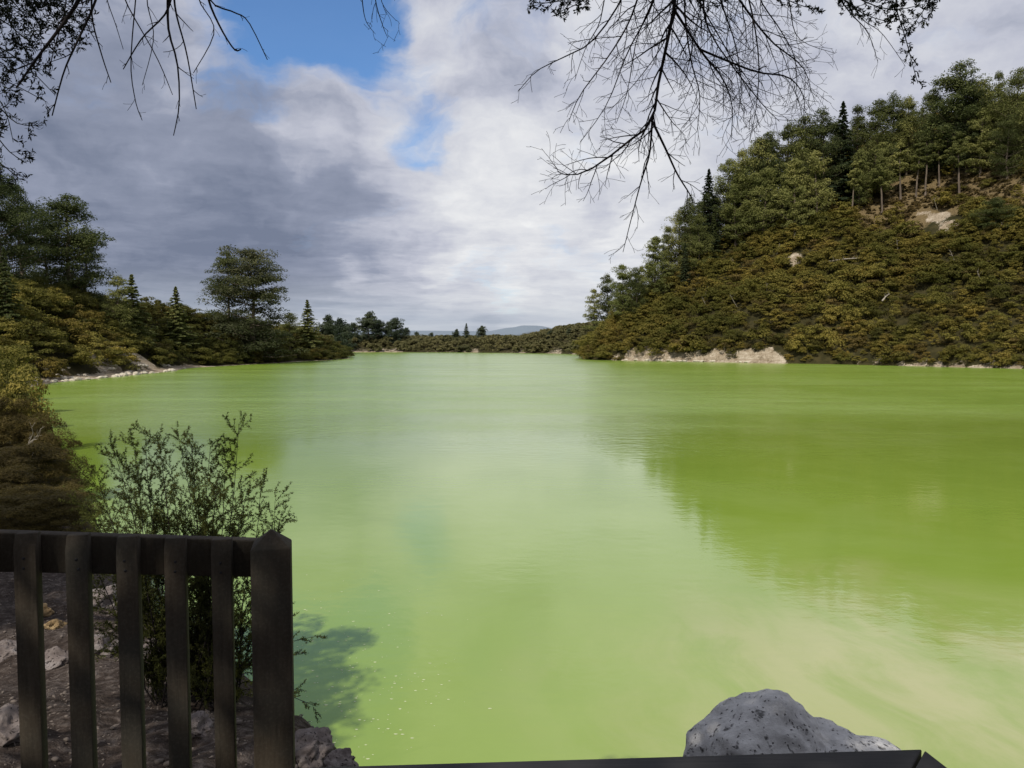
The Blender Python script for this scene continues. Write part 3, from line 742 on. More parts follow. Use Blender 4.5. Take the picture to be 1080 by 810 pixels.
def boulder():
    bm = bmesh.new(); bmesh.ops.create_icosphere(bm, subdivisions=6, radius=1)
    ell = [(Vector((-.14, 0, .02)), Vector((.50, .52, .46))), (Vector((-.04, .03, .12)), Vector((.31, .38, .41))), (Vector((-.42, .0, -.12)), Vector((.30, .45, .44))), (Vector((.36, .05, -.06)), Vector((.42, .42, .34))), (Vector((.62, .0, -.16)), Vector((.46, .40, .34)))]
    for v in bm.verts:
        u = v.co.normalized(); best = .3
        for c, r in ell:
            A = sum((u[i] / r[i]) ** 2 for i in range(3)); B = -2 * sum(u[i] * c[i] / r[i] ** 2 for i in range(3)); C = sum((c[i] / r[i]) ** 2 for i in range(3)) - 1
            D = B * B - 4 * A * C
            if D > 0:
                t = (-B + math.sqrt(D)) / (2 * A)
                h = max(0, .5 + .5 * (best - t) / .08) if abs(best - t) < .08 else 0
                best = max(best, t)
        p = u * best
        p += u * (.07 * mnoise.fractal(p * 2.2, 1, 2, 3) + .022 * mnoise.fractal(p * 8, .8, 2.1, 6) - .035 * max(0, mnoise.noise(p * 16) - .32))
        v.co = p
    bmesh.ops.smooth_vert(bm, verts=bm.verts, factor=.4, use_axis_x=True, use_axis_y=True, use_axis_z=True)
    for f in bm.faces: f.smooth = True
    me = bpy.data.meshes.new("boulder"); bm.to_mesh(me); bm.free(); me.materials.append(M["boulder"])
    o = link_mesh("boulder", me)
    c = at(825, 804, 5.0); o.location = c; o.rotation_euler = (0, 0, 0); o.scale = (.86, .8, .86)
    tag(o, "pitted pale grey pumice boulder at the bottom, behind the dark low rail", "boulder")
boulder()

PALE = [rock_mesh("rock", (.5, .42, .3), 400 + i, M["pale_rock"], .35, 3) for i in range(4)]
n = 0
while n < 70:
    t = random.random(); py = random.uniform(385, 407); px = random.uniform(36, 196)
    p = hit(px, py, 90)
    if p is None: py += 1; continue
    g, dd = ground(np.array([p.x]), np.array([p.y]))
    if not (0 < dd[0] < 6): n += .05; continue
    n += 1
    o = link_mesh("rock", PALE[int(n) % 4]); s = random.uniform(.5, 1.7) * random.choice((.7, 1, 1))
    o.location = (p.x, p.y, p.z + .08 * s); o.scale = (s * 1.3, s, s); o.rotation_euler = (random.uniform(-.3, .3), random.uniform(-.3, .3), random.uniform(0, 6))
    tag(o, "pale cream rock lying on the left shore below the dark scrub", "rock", "pale rocks along the left shore")
for i in range(34):                                         # pale boulders at the foot of the right hill
    px = random.choice((random.uniform(655, 800), random.uniform(680, 760), random.uniform(665, 780), random.uniform(800, 1075)) if i % 3 == 0 else (random.uniform(668, 790),))
    Yl = np.linspace(190, 320, 700); Xl = Yl * (px - CX) / FPX
    g, sd = ground(Xl, Yl); k = np.argmax(sd > .15); x, y = Xl[k], Yl[k]
    o = link_mesh("rock", PALE[i % 4]); s = random.uniform(.8, 2.0) * (1 if px < 800 else .5)
    o.location = (x, y, g[k] + .1); o.scale = (s * 1.7, s, s * .9); o.rotation_euler = (0, 0, random.uniform(-.5, .5))
    tag(o, "cream rock at the waterline under the right-hand hill", "rock", "cream rocks along the foot of the right-hand hill")

for px, py, r, mk, lab in [(p_[0], p_[1], p_[2] * .62, p_[3], p_[4]) for p_ in [(40, 648, .30, "ochre_rock", "ochre rock seen between the first and second pickets from the left"), (56, 662, .24, "ochre_rock", "lower tan rock just right of the ochre rock behind the fence"),
        (108, 640, .62, "bank_rock", "large grey-white rock slab seen between the second and third pickets"), (98, 690, .42, "bank_rock", "low pale rock below the large grey-white slab behind the fence"), (50, 700, .30, "bank_rock", "flat pale rock below the ochre rock behind the fence"),
        (5, 775, .32, "bank_rock", "reddish rock at the bottom left corner behind the first picket"), (152, 690, .32, "bank_rock", "grey rock behind the third picket under the leafy bush"), (8, 690, .30, "bank_rock", "pale rock left of the first picket"),
        (325, 798, .30, "bank_rock", "sunlit pale rock at the bank edge right of the fence post"), (352, 806, .24, "bank_rock", "small pale rock at the very tip of the bank right of the fence post"), (205, 770, .2, "bank_rock", "stone at the foot of the leafy bush behind the fence")]]:
    p = hit(px, py, 2.6, 30)
    if p is None: continue
    o = link_mesh("rock", rock_mesh("rock", (r, r * .8, r * .62), int(px * 7 + py), M[mk], .6, 5, 11)); o.location = (p.x, p.y, p.z + r * .05); o.rotation_euler = (0, 0, px)
    tag(o, lab, "rock")

# loose stones and litter on the bank
base = [rock_mesh("stone", (1, .8, .6), 500 + i, M["gravel"], .3, 1, 3) for i in range(3)]
mb = MB()
arr = []
for me in base:
    v = np.empty(len(me.vertices) * 3); me.vertices.foreach_get("co", v); arr.append((v.reshape(-1, 3), np.array([list(p.vertices) for p in me.polygons])))
gx = RNG.uniform(-9, 0.2, 15000); gy = 2.3 + RNG.random(15000) ** 1.3 * 9
g, sd = ground(gx, gy)
for x, y, z, q in zip(gx, gy, g, sd):
    if q < .2: continue
    v, f = arr[random.randrange(3)]; s = .003 + .026 * random.random() ** 6; a = random.uniform(0, 6.28)
    V = v * s; V = np.stack([V[:, 0] * math.cos(a) - V[:, 1] * math.sin(a) + x, V[:, 0] * math.sin(a) + V[:, 1] * math.cos(a) + y, V[:, 2] + z + s * .2], -1)
    mb.add(V, None, f)
fx = RNG.uniform(-9, 0.2, 12000); fy = 2.3 + RNG.random(12000) ** 1.3 * 9
fg, fs = ground(fx, fy); k_ = fs > .2
mb.leaves(np.stack([fx, fy, fg + .006], -1)[k_], RNG.normal(scale=.45, size=(int(k_.sum()), 3)) + np.array([0, 0, 1]), RNG.uniform(.006, .018, int(k_.sum())), .35)
tag(mb.build("gravel", M["gravel"]), "loose stones and litter strewn over the bank behind the fence", "gravel", None, "stuff")

# foam flecks drifting on the water
mb = MB()
for _ in range(260):
    px = random.gauss(375, 55); py = random.gauss(705, 50)
    d_ = ray(px, py)
    if d_.z > -.1: continue
    k = 7.0 / -d_.z; x, y = d_.x * k, d_.y * k
    if lake_sd(np.array([x]), np.array([y]))[0] > -.3: continue
    s = .009 + .022 * random.random() ** 2; n_ = 6
    V = [(x + s * random.uniform(.6, 1.6) * math.cos(i * 2 * PI / n_), y + s * random.uniform(.5, 1) * math.sin(i * 2 * PI / n_), .004) for i in range(n_)]
    mb.add([(x, y, .004)] + V, None, [(0, 1 + i, 1 + (i + 1) % n_) for i in range(n_)])
tag(mb.build("foam", M["foam"]), "tiny pale foam flecks drifting on the green water beyond the fence post", "foam", None, "stuff")

# fallen bleached trunks on the right hill
for a, b, lab in [((866, 288), (912, 283), "bleached fallen trunk lying across the middle of the right-hand hill"), ((930, 330), (938, 322), "short bleached dead stick poking out of the scrub on the right-hand hill")]:
    p, q = hit(*a, 150), hit(*b, 150)
    if p and q:
        mb = MB(); up = Vector((0, 0, 3.6)); mb.tube([p + up, p.lerp(q, .5) + up * 1.1, q + up], [.28, .22, .1], 6)
        for t in (.3, .5, .7, .85):
            o_ = p.lerp(q, t) + up * 1.05; mb.tube([o_, o_ + Vector((random.uniform(-1, 1), -.5, random.uniform(.6, 1.8)))], [.09, .03], 4)
        o = mb.build("fallen_tree", M["deadwood"]); tag(o, lab, "dead tree")

for i in range(16):
    px, py = random.uniform(690, 1070), random.uniform(215, 350)
    p = hit(px, py, 150)
    if p is None: continue
    mb = MB(); d_ = Vector((random.uniform(-.7, .7), random.uniform(-.5, 0), 1)).normalized(); l = random.uniform(3.6, 6.2); b_ = p + Vector((0, 0, .4))
    mb.tube([b_, b_ + d_ * l * .6 + rv(.15), b_ + d_ * l], [.13, .09, .03], 5)
    for t_ in (.6, .75, .85): o_ = b_ + d_ * l * t_; mb.tube([o_, o_ + rv(1.0) + Vector((0, 0, .4))], [.05, .02], 3)
    tag(mb.build("dead_tree", M["deadwood"]), "thin bleached dead stem poking out of the scrub on the right-hand hill", "dead tree", "bleached dead stems on the right-hand hill")

# ------------------------------------------------------------------ fence
def fence():
    pR = at(284, 572, 1.93); pL = at(22, 564, 1.80)
    u = Vector((pR.x - pL.x, pR.y - pL.y, 0)); L = u.length; u.normalize()
    slope = (pR.z - .0 - pL.z) / L
    nrm = Vector((u.y, -u.x, 0))                       # towards the viewer
    root = empty("picket_fence", (pR.x, pR.y, gz(pR.x, pR.y)), "dark timber picket fence with square end post at the lower left", "fence")
    inv = -root.location
    def loc(v): return Vector(v) + inv
    def lineat(px):                                    # point on the fence line under column px
        k = (px - CX) / FPX
        # X = k * Y(depth) ; solve pL + u*s
        s = (k * pL.y - pL.x) / (u.x - k * u.y)
        return s
    def topz(s): return pL.z + slope * s
    # rail
    s0, s1 = -.75, lineat(300)
    a = pL + u * s0; b = pL + u * s1
    mb = MB(); hh = .047
    ru = Vector((u.x, u.y, slope)).normalized()
    zc = -.004 - hh
    c = loc(Vector(((a.x + b.x) / 2, (a.y + b.y) / 2, topz((s0 + s1) / 2) + zc)) - nrm * .045)
    up = ru.cross(-nrm).normalized()
    if up.z < 0: up = -up
    mb.box(c, ((s1 - s0) / 2 * math.sqrt(1 + slope ** 2), .019, hh), (ru, nrm, up))
    o = mb.build("rail", M["timber"], root); bev(o, .004)
    # pickets
    for px in (-33, 22, 76.5, 130, 180.5, 230):
        s = lineat(px); q = pL + u * s; zt = topz(s) + .004
        hw, th = .0235, .020
        zb = gz(q.x, q.y) - .05
        V = []
        for (du, dn, z) in ((-hw, -th, zb), (hw, -th, zb), (hw, th, zb), (-hw, th, zb), (-hw, -th, zt), (hw, -th, zt), (hw, th * .2, zt), (-hw, th * .2, zt), (hw, th, zt - .035), (-hw, th, zt - .035)):
            V.append(loc(Vector((q.x, q.y, z)) + u * du + nrm * dn))
        mb = MB(); mb.add(V, [(3, 2, 1, 0), (4, 5, 6, 7), (7, 6, 8, 9), (9, 8, 2, 3), (1, 0, 4, 5)], None)
        me = mb; 
        # side faces (pentagons as quad + tri)
        mb.Q.append(np.array([(1, 5, 8, 2), (0, 3, 9, 4)])); mb.T.append(np.array([(5, 6, 8), (4, 9, 7)]))
        o = mb.build("picket", M["timber"], root)
        bm = bmesh.new(); bm.from_mesh(o.data); bmesh.ops.recalc_face_normals(bm, faces=bm.faces); bm.to_mesh(o.data); bm.free()
        bev(o, .002)
        for dz in (.035, .078):
            nb = MB(); c0 = loc(Vector((q.x, q.y, zt - .035 - dz * .55)) + nrm * (th - .001) + u * random.uniform(-.006, .006))
            nb.tube([c0, c0 + nrm * .0022, c0 + nrm * .0026], [.0034, .0034, .0006], 8); nb.build("nail", M["rail"], o)
    # post with pyramid cap
    s = lineat(284); q = pL + u * s; zt = topz(s) + .0; hw = .0465
    zb = gz(q.x, q.y) - .1
    base = [(-hw, -hw), (hw, -hw), (hw, hw), (-hw, hw)]
    V = [loc(Vector((q.x, q.y, zb)) + u * a_ + nrm * b_) for a_, b_ in base] + [loc(Vector((q.x, q.y, zt + .001)) + u * a_ + nrm * b_) for a_, b_ in base] + [loc(Vector((q.x, q.y, zt + .043)))]
    mb = MB(); mb.add([v + Vector(nrm) * .0295 for v in V], [(3, 2, 1, 0), (0, 1, 5, 4), (1, 2, 6, 5), (2, 3, 7, 6), (3, 0, 4, 7)], [(4, 5, 8), (5, 6, 8), (6, 7, 8), (7, 4, 8)])
    o = mb.build("post", M["timber"], root)
    bm = bmesh.new(); bm.from_mesh(o.data); bmesh.ops.recalc_face_normals(bm, faces=bm.faces); bm.to_mesh(o.data); bm.free()
    bev(o, .003)

def bev(o, w):
    m = o.modifiers.new("bevel", "BEVEL"); m.width = w; m.segments = 2; m.limit_method = "ANGLE"
fence()

def low_barrier():
    c = at(972, 789.5, 1.60); a = at(300, 809.5, 1.545)
    z = c.z
    def flat(px, py): 
        d = ray(px, py); k = (z - EYE.z) / d.z; return EYE + d * k
    A = flat(250, 811); B = flat(974, 789.5); Cc = flat(1003, 812)
    root = empty("timber_barrier", (B.x, B.y, gz(B.x, B.y)), "low dark-stained timber rail with mitred corner along the bottom edge", "barrier")
    inv = -root.location
    u = (B - A).normalized(); nn = Vector((u.y, -u.x, 0))
    v = (Cc - B).normalized(); n2 = Vector((-v.y, v.x, 0)); n2 = -n2 if n2.y > 0 else n2
    if n2.dot(nn) < 0: n2 = -n2
    W, T = .14, .038
    def plank(p, name):
        V = [x + inv for x in p] + [x + inv - Vector((0, 0, T)) for x in p]
        mb = MB(); mb.add(V, [(0, 1, 2, 3), (7, 6, 5, 4), (0, 4, 5, 1), (1, 5, 6, 2), (2, 6, 7, 3), (3, 7, 4, 0)])
        o = mb.build(name, M["rail"], root)
        bm = bmesh.new(); bm.from_mesh(o.data); bmesh.ops.recalc_face_normals(bm, faces=bm.faces); bm.to_mesh(o.data); bm.free(); bev(o, .004)
    bis = (nn + n2).normalized(); I = B + bis * (W / max(.3, bis.dot(nn)))
    plank([A, B - u * .003, I - u * .003, A + nn * W], "top_rail")
    plank([B + v * .004, B + v * 1.1, B + v * 1.1 + n2 * W, I + v * .004], "top_rail")
    for p in (B + nn * .07 - u * .09, A + nn * .07 + u * .06, B + v * 1.0 + n2 * .07):
        mb = MB(); zb = gz(p.x, p.y) - .1; h = (z - T - .001 - zb) / 2
        mb.box(np.array(Vector((p.x, p.y, zb + h)) + inv), (.045, .045, h)); bev(mb.build("post", M["rail"], root), .004)
    for (p, q) in ((A + nn * .07, B + nn * .07 - u * .16),):
        mb = MB(); m = (p + q) / 2; mb.box(np.array(Vector((m.x, m.y, z - .42)) + inv + Vector((0, -.062, 0))), ((q - p).length / 2, .016, .045), (u, -nn, Vector((0, 0, 1)))); bev(mb.build("rail", M["rail"], root), .004)
low_barrier()

# ------------------------------------------------------------------ branching wood
def rvec(rs): return Vector((rs.gauss(0, 1), rs.gauss(0, 1), rs.gauss(0, 1))).normalized()
def smooth_path(pts, n):
    P = np.array([tuple(p) for p in pts]); t = np.linspace(0, 1, len(P)); q = np.linspace(0, 1, n)
    # Catmull-Rom through the points
    out = []
    for x in q:
        k = min(len(P) - 2, int(x * (len(P) - 1))); f = x * (len(P) - 1) - k
        p0 = P[max(0, k - 1)]; p1 = P[k]; p2 = P[k + 1]; p3 = P[min(len(P) - 1, k + 2)]
        out.append(Vector(.5 * ((2 * p1) + (-p0 + p2) * f + (2 * p0 - 5 * p1 + 4 * p2 - p3) * f * f + (-p0 + 3 * p1 - 3 * p2 + p3) * f ** 3)))
    return out

def twig(mb, rs, path, r0, r1, spec, lv=0, leaf=None, flat=None):
    """tube along path, then side shoots from spec[lv] = (spacing, length, angle, droop)"""
    n = len(path); mb.tube(path, np.linspace(r0, r1, n), 6 if lv == 0 else (4 if lv == 1 else 3))
    L = sum((path[i + 1] - path[i]).length for i in range(n - 1))
    if leaf is not None and lv >= leaf["from"]:
        m = int(L / leaf["sp"])
        for _ in range(m):
            t = rs.uniform(.1, 1.02) * (n - 1); i = min(n - 2, int(t)); p = path[i].lerp(path[i + 1], t - i)
            dr = (path[i + 1] - path[i]).normalized() * .7 + rvec(rs) * .8
            leaf["C"].append(p + dr.normalized() * leaf["s"] * .8); leaf["T"].append(dr); leaf["N"].append(rvec(rs) + Vector((0, 0, .6)))
    if lv >= len(spec): return
    sp, ln, ang, droop = spec[lv][:4]
    cnt = max(1, int(L / sp)); side = rs.choice((-1, 1))
    for c in range(cnt):
        t = (c + rs.uniform(.1, .9)) / cnt
        if t < .06: continue
        k = t * (n - 1); i = min(n - 2, int(k)); p = path[i].lerp(path[i + 1], k - i); T = (path[i + 1] - path[i]).normalized()
        ax = rvec(rs)
        if flat is not None: ax = (flat * side + ax * .55).normalized(); side = -side
        perp = T.cross(ax)
        if perp.length < .05: continue
        perp.normalize(); a = ang * rs.uniform(.6, 1.3)
        dirv = (T * math.cos(a) + perp * math.sin(a)).normalized()
        l = ln * rs.uniform(.45, 1.2) * (1.05 - .68 * t)
        m = 6 if lv < 2 else 4
        q = [p]; bend = rvec(rs) * .14
        for s in range(m - 1):
            dirv = (dirv + bend + rvec(rs) * .13 + Vector((0, 0, -droop))).normalized(); q.append(q[-1] + dirv * l / (m - 1))
        rr = (r0 + (r1 - r0) * t) * .62
        twig(mb, rs, q, max(rr, r1 * .8), max(r1 * .55, .0007), spec, lv + 1, leaf, flat)

def pxpath(pts, depths):
    m = len(pts); 
    return [at(x, y, depths[0] + (depths[1] - depths[0]) * i / (m - 1)) for i, (x, y) in enumerate(pts)]

# --- tree standing to the right of the viewpoint; its dead lower boughs hang into view
def canopy(lobes, per, leaf, keep):
    mb = MB()
    for c, r in lobes: lobe_leaves(mb, c, r, per, leaf, 0, .4, 1.0)
    me = MB()
    V = np.concatenate(mb.V).reshape(-1, 4, 3); C = V.mean(1)
    px, py = project(C); vis = (C[:, 1] > .2) & (px > -12) & (px < 1092) & (py > -12)
    ok = ~vis | keep(px, py)
    V = V[ok]; me.add(V.reshape(-1, 3), np.arange(len(V) * 4).reshape(-1, 4)); return me

def right_tree():
    rs = random.Random(11)
    tx, ty = 3.3, -.4; z0 = gz(tx, ty)
    root = empty("overhanging_tree", (tx, ty, z0), "tree overhead with bare drooping twigs hanging into the upper right", "tree")
    inv = -root.location
    tr = MB(); tp = [Vector((tx, ty, z0 - .2)), Vector((tx - .1, ty, z0 + 2)), Vector((tx - .3, ty + .1, z0 + 4.2)), Vector((tx - .5, ty, z0 + 6.5))]
    tr.tube([p + inv for p in smooth_path(tp, 12)], np.linspace(.17, .06, 12), 9)
    hub = at(716, -70, 2.75)
    lim = [tp[1] + Vector((0, 0, .8)), tp[1].lerp(hub, .5) + Vector((0, .1, .75)), hub + Vector((.1, 0, .05)), at(560, -55, 2.7), at(390, -50, 2.6), at(300, -45, 2.5)]
    lim = smooth_path(lim, 22); tr.tube([p + inv for p in lim], np.linspace(.055, .012, 22), 7)
    lim2 = smooth_path([tp[1] + Vector((0, 0, .5)), at(1150, -60, 2.3), at(960, -45, 2.8), at(880, -40, 2.9)], 12); tr.tube([p + inv for p in lim2], np.linspace(.04, .012, 12), 6)
    for e in (Vector((-1.5, -.5, z0 + 5.2)), Vector((1.0, -1.5, z0 + 5.6)), Vector((5, .5, z0 + 5.6)), Vector((-.5, -3.5, z0 + 5.4)), Vector((-3.2, -.8, z0 + 5.0))):
        m = tp[2].lerp(e, .5) + Vector((0, 0, .5)); tr.tube([p + inv for p in smooth_path([tp[2], m, e], 8)], np.linspace(.07, .02, 8), 6)
    tr.build("trunk", M["bark_dark"], root, True)
    bm_ = MB(); view = Vector((0, 1, 0))
    spec = [(.030, .27, .70, .06), (.028, .13, .65, .06), (.038, .055, .65, .05)]
    paths = [
     ([(716, -70), (712, 0), (704, 43), (695, 85), (687, 128), (663, 149), (629, 175), (604, 185), (588, 181)], (2.75, 2.6), .0095, .0022, .85),
     ([(687, 126), (702, 157), (714, 183), (727, 204), (731, 214)], (2.66, 2.55), .0055, .002, .6),
     ([(688, 124), (685, 162), (676, 192), (666, 230), (657, 266)], (2.66, 2.8), .005, .0017, .6),
     ([(711, 10), (740, 55), (761, 81), (772, 111), (771, 148)], (2.72, 2.9), .006, .0018, .8),
     ([(738, 52), (795, 75), (830, 81), (846, 98), (849, 119)], (2.78, 3.0), .005, .0018, .8),
     ([(740, -60), (780, 0), (812, 42), (846, 70), (856, 98)], (2.8, 3.0), .006, .0018, .9),
     ([(690, -60), (672, 0), (660, 30), (640, 62), (612, 100), (600, 128)], (2.7, 2.4), .005, .0015, .6),
     ([(680, -60), (655, 0), (625, 43), (595, 60), (566, 75), (547, 96)], (2.7, 2.5), .0045, .0014, .35),
     ([(700, -60), (690, 0), (662, 55), (640, 110), (612, 150)], (2.75, 3.0), .005, .0015, .6),
     ([(750, -60), (742, 0), (752, 40), (800, 105), (822, 128)], (2.75, 2.6), .005, .0015, .9),
     ([(770, -60), (790, 0), (800, 60), (798, 110), (790, 150)], (2.85, 2.7), .0045, .0014, .7),
     ([(730, -60), (722, 0), (728, 60), (738, 100), (735, 140)], (2.72, 2.5), .005, .0014, .9),
     ([(700, -60), (690, -5), (672, 40), (662, 95), (650, 130)], (2.7, 2.55), .004, .0014, .6), ([(725, -60), (735, -5), (765, 50), (788, 95), (800, 130)], (2.75, 2.9), .004, .0014, .7), ([(790, -60), (800, -5), (822, 30), (838, 60), (840, 95)], (2.85, 3.0), .004, .0014, .7),
     ([(660, -60), (640, -10), (632, 25), (618, 50), (606, 85)], (2.6, 2.5), .0035, .0012, .5), ([(710, -60), (715, 0), (700, 45), (672, 85), (640, 120)], (2.75, 2.95), .004, .0014, .6), ([(745, -60), (760, 0), (775, 45), (782, 90), (778, 125)], (2.8, 2.6), .004, .0014, .7),
     ([(860, -40), (893, 9), (915, 34), (926, 66)], (2.9, 2.9), .0035, .0012, .35),
     ([(880, -40), (905, 15), (930, 35), (955, 70)], (2.9, 3.0), .003, .001, .3),
     ([(820, -50), (832, 0), (842, 40), (880, 56)], (2.9, 3.0), .0035, .0012, .5),
     ([(378, -45), (382, 0), (386, 22), (396, 36)], (2.6, 2.55), .003, .001, .25), ([(392, -45), (396, 0), (404, 28), (409, 40)], (2.6, 2.65), .003, .001, .25), ([(400, -45), (402, 0), (418, 22)], (2.6, 2.6), .0025, .001, .2),
    ]
    for pts, dp, r0, r1, f in paths:
        P = [p + inv for p in smooth_path(pxpath(pts, dp), 14)]
        sp = [(spec[0][0] / max(.5, f), spec[0][1] * f, spec[0][2], spec[0][3]), (spec[1][0], spec[1][1] * max(.6, f), spec[1][2], spec[1][3]), spec[2]]
        twig(bm_, rs, P, r0 * .8, r1 * .62, sp, 0, None, view)
    bm_.build("bare_twigs", M["bark_dark"], root)
    # leafy sprays along the top edge
    lf = dict(C=[], T=[], N=[], s=.008, sp=.0022, **{"from": 1}); wm = MB()
    for pts, dp, s in [([(960, -40), (945, 0), (955, 40), (968, 88)], (2.8, 2.7), 1), ([(860, -40), (900, -5), (940, 10), (984, 2)], (2.8, 2.8), 1), ([(840, -40), (880, -8), (910, 14), (940, 24)], (2.8, 2.8), 1),
                    ([(640, -45), (610, -8), (585, 2), (562, 3)], (2.6, 2.6), 1), ([(660, -45), (630, -10), (605, 6), (590, 12)], (2.65, 2.6), 1), ([(780, -40), (810, -12), (840, 4), (862, 10)], (2.8, 2.8), 1), ([(900, -45), (930, -14), (965, -2), (990, -4)], (2.8, 2.9), 1),
                    ([(690, -45), (720, -14), (740, 0), (760, 4)], (2.8, 2.8), 1), ([(1010, -40), (985, -6), (972, 14), (960, 30)], (2.8, 2.8), 1)]:
        P = [p + inv for p in smooth_path(pxpath(pts, dp), 10)]
        twig(wm, rs, P, .0028, .001, [(.022, .075, .75, .0), (.02, .03, .7, 0)], 0, lf, view)
    wm.leaves([tuple(p) for p in lf["C"]], [tuple(p) for p in lf["N"]], .0078, .30, [tuple(p) for p in lf["T"]])
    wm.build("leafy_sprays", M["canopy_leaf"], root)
    # crown above the path
    lobes = []
    for _ in range(230):
        x, y = rs.uniform(-4.6, 6.5), rs.uniform(-6.5, 1.7)
        z = 10.2 + rs.uniform(-.7, 1.8) + .2 * y
        r = rs.uniform(.45, .85)
        if y > -.5 and z - r < 7 + .5 * max(0, y + r) + .4: continue
        lobes.append((np.array(Vector((x, y, z))), (r, r, r * .55)))
    me = canopy(lobes, 190, .10, lambda px, py: py < -12)
    me.V = [v + np.array(inv) for v in me.V]
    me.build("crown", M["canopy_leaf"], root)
right_tree()

def left_tree():
    rs = random.Random(23)
    tx, ty = -9.0, 4.8; z0 = gz(tx, ty)
    root = empty("leafy_tree", (tx, ty, z0), "dark leafy tree overhanging the top left corner with thin hanging twigs", "tree")
    inv = -root.location
    tr = MB(); tp = [Vector((tx, ty, z0 - .2)), Vector((tx + .2, ty - .1, z0 + 2.2)), Vector((tx + .1, ty - .3, z0 + 4.5)), Vector((tx + .4, ty, z0 + 6.8))]
    tr.tube([p + inv for p in smooth_path(tp, 12)], np.linspace(.16, .05, 12), 9)
    hubs = [at(86, -25, 2.9), at(180, -35, 2.8), at(225, -30, 2.8)]
    lim = smooth_path([tp[2], tp[2].lerp(hubs[0], .55) + Vector((0, 0, .5)), at(20, -40, 3.2), hubs[0], hubs[1], hubs[2]], 22)
    tr.tube([p + inv for p in lim], np.linspace(.05, .010, 22), 7)
    for e in (Vector((-11.2, 7.5, z0 + 5.5)), Vector((-11, 4, z0 + 5.6)), Vector((-7.6, 4.2, z0 + 5.5)), Vector((-9.2, 7.8, z0 + 6.2))):
        m = tp[2].lerp(e, .5) + Vector((0, 0, .4)); tr.tube([p + inv for p in smooth_path([tp[2], m, e], 8)], np.linspace(.06, .02, 8), 6)
    tr.build("trunk", M["bark_dark"], root, True)
    wm = MB(); view = Vector((0, 1, 0))
    spec = [(.10, .16, .6, .05), (.08, .06, .6, .04)]
    paths = [([(90, -25), (83, 0), (63, 30), (40, 60), (17, 93)], (2.9, 2.8), .0085, .003, 1.2), ([(104, -25), (100, 3), (80, 47), (67, 77), (55, 122)], (2.9, 2.8), .005, .002, .8), ([(98, -25), (97, 17), (107, 57), (117, 87)], (2.9, 2.85), .0036, .0016, .5),
      ([(108, -25), (113, 0), (122, 26), (130, 52)], (2.9, 2.9), .002, .001, .2), ([(146, -35), (143, 0), (138, 67), (143, 107), (150, 127)], (2.85, 2.85), .0026, .0012, .5), ([(185, -35), (177, 10), (150, 40), (130, 73)], (2.8, 2.7), .004, .0016, .5),
      ([(178, -35), (177, 0), (178, 33), (187, 67), (189, 110), (183, 143)], (2.8, 2.75), .0055, .0014, .7), ([(182, -35), (185, 10), (197, 57), (207, 115)], (2.8, 2.8), .0042, .0016, .9), ([(208, -30), (210, 0), (226, 33), (204, 77)], (2.8, 2.7), .0028, .0012, .5),
      ([(216, -30), (220, 0), (233, 30), (247, 52), (254, 52)], (2.8, 2.75), .0048, .0022, .12), ([(219, -30), (223, 2), (247, 13), (262, 23), (282, 63)], (2.8, 2.8), .0035, .0016, .3), ([(128, -30), (132, 0), (165, 60), (182, 100)], (2.85, 2.8), .003, .0012, .5),
      ([(160, -35), (155, 0), (162, 40), (150, 90)], (2.85, 2.9), .0024, .001, .5), ([(60, -30), (70, 0), (55, 60), (52, 80)], (2.9, 2.9), .0028, .0012, .5)]
    for pts, dp, r0, r1, f in paths:
        P = [p + inv for p in smooth_path(pxpath(pts, dp), 14)]
        twig(wm, rs, P, r0, r1, [(spec[0][0], spec[0][1] * f, spec[0][2], spec[0][3]), (spec[1][0], spec[1][1], spec[1][2], spec[1][3])], 0, None, view)
    wm.build("bare_twigs", M["bark_dark"], root)
    lf = dict(C=[], T=[], N=[], s=.013, sp=.0042, **{"from": 1}); wm = MB()
    lp = [([(-40, -20), (0, 0), (40, 20), (75, 30)], 3.0), ([(-40, 10), (0, 20), (30, 42), (62, 48)], 3.1), ([(-40, 30), (0, 50), (28, 70), (58, 100)], 3.0), ([(-40, 60), (-5, 80), (20, 92), (50, 108)], 3.1), ([(-40, 90), (-5, 110), (18, 130), (42, 132)], 3.0),
          ([(-40, 120), (-8, 140), (10, 160), (28, 172)], 3.1), ([(-40, 140), (-10, 165), (8, 178), (22, 190)], 3.0), ([(-30, -30), (10, -10), (50, 5), (95, 8)], 3.0), ([(10, -35), (40, -12), (70, 20), (86, 48)], 3.1), ([(-40, 0), (0, 10), (20, 40), (35, 70)], 3.2),
          ([(-40, -35), (0, -10), (25, 15), (48, 50)], 3.2), ([(-40, 20), (-10, 40), (10, 66), (22, 100)], 3.2), ([(30, -35), (50, -8), (72, 5), (92, 22)], 3.2), ([(-40, 45), (-5, 60), (22, 62), (45, 80)], 3.3), ([(-40, 80), (-10, 95), (6, 118), (14, 150)], 3.2)]
    for pts, dd in lp:
        P = [p + inv for p in smooth_path(pxpath(pts, (dd + .2, dd)), 10)]
        dense = 1.0 if pts[-1][1] < 75 else 1.9
        twig(wm, rs, P, .0034, .0012, [(.034 * dense, .15, .7, -.01), (.03 * dense, .05, .7, 0)], 0, lf, view)
    wm.leaves([tuple(p) for p in lf["C"]], [tuple(p) for p in lf["N"]], .0105, .28, [tuple(p) for p in lf["T"]])
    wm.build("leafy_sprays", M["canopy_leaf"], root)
    lobes = []
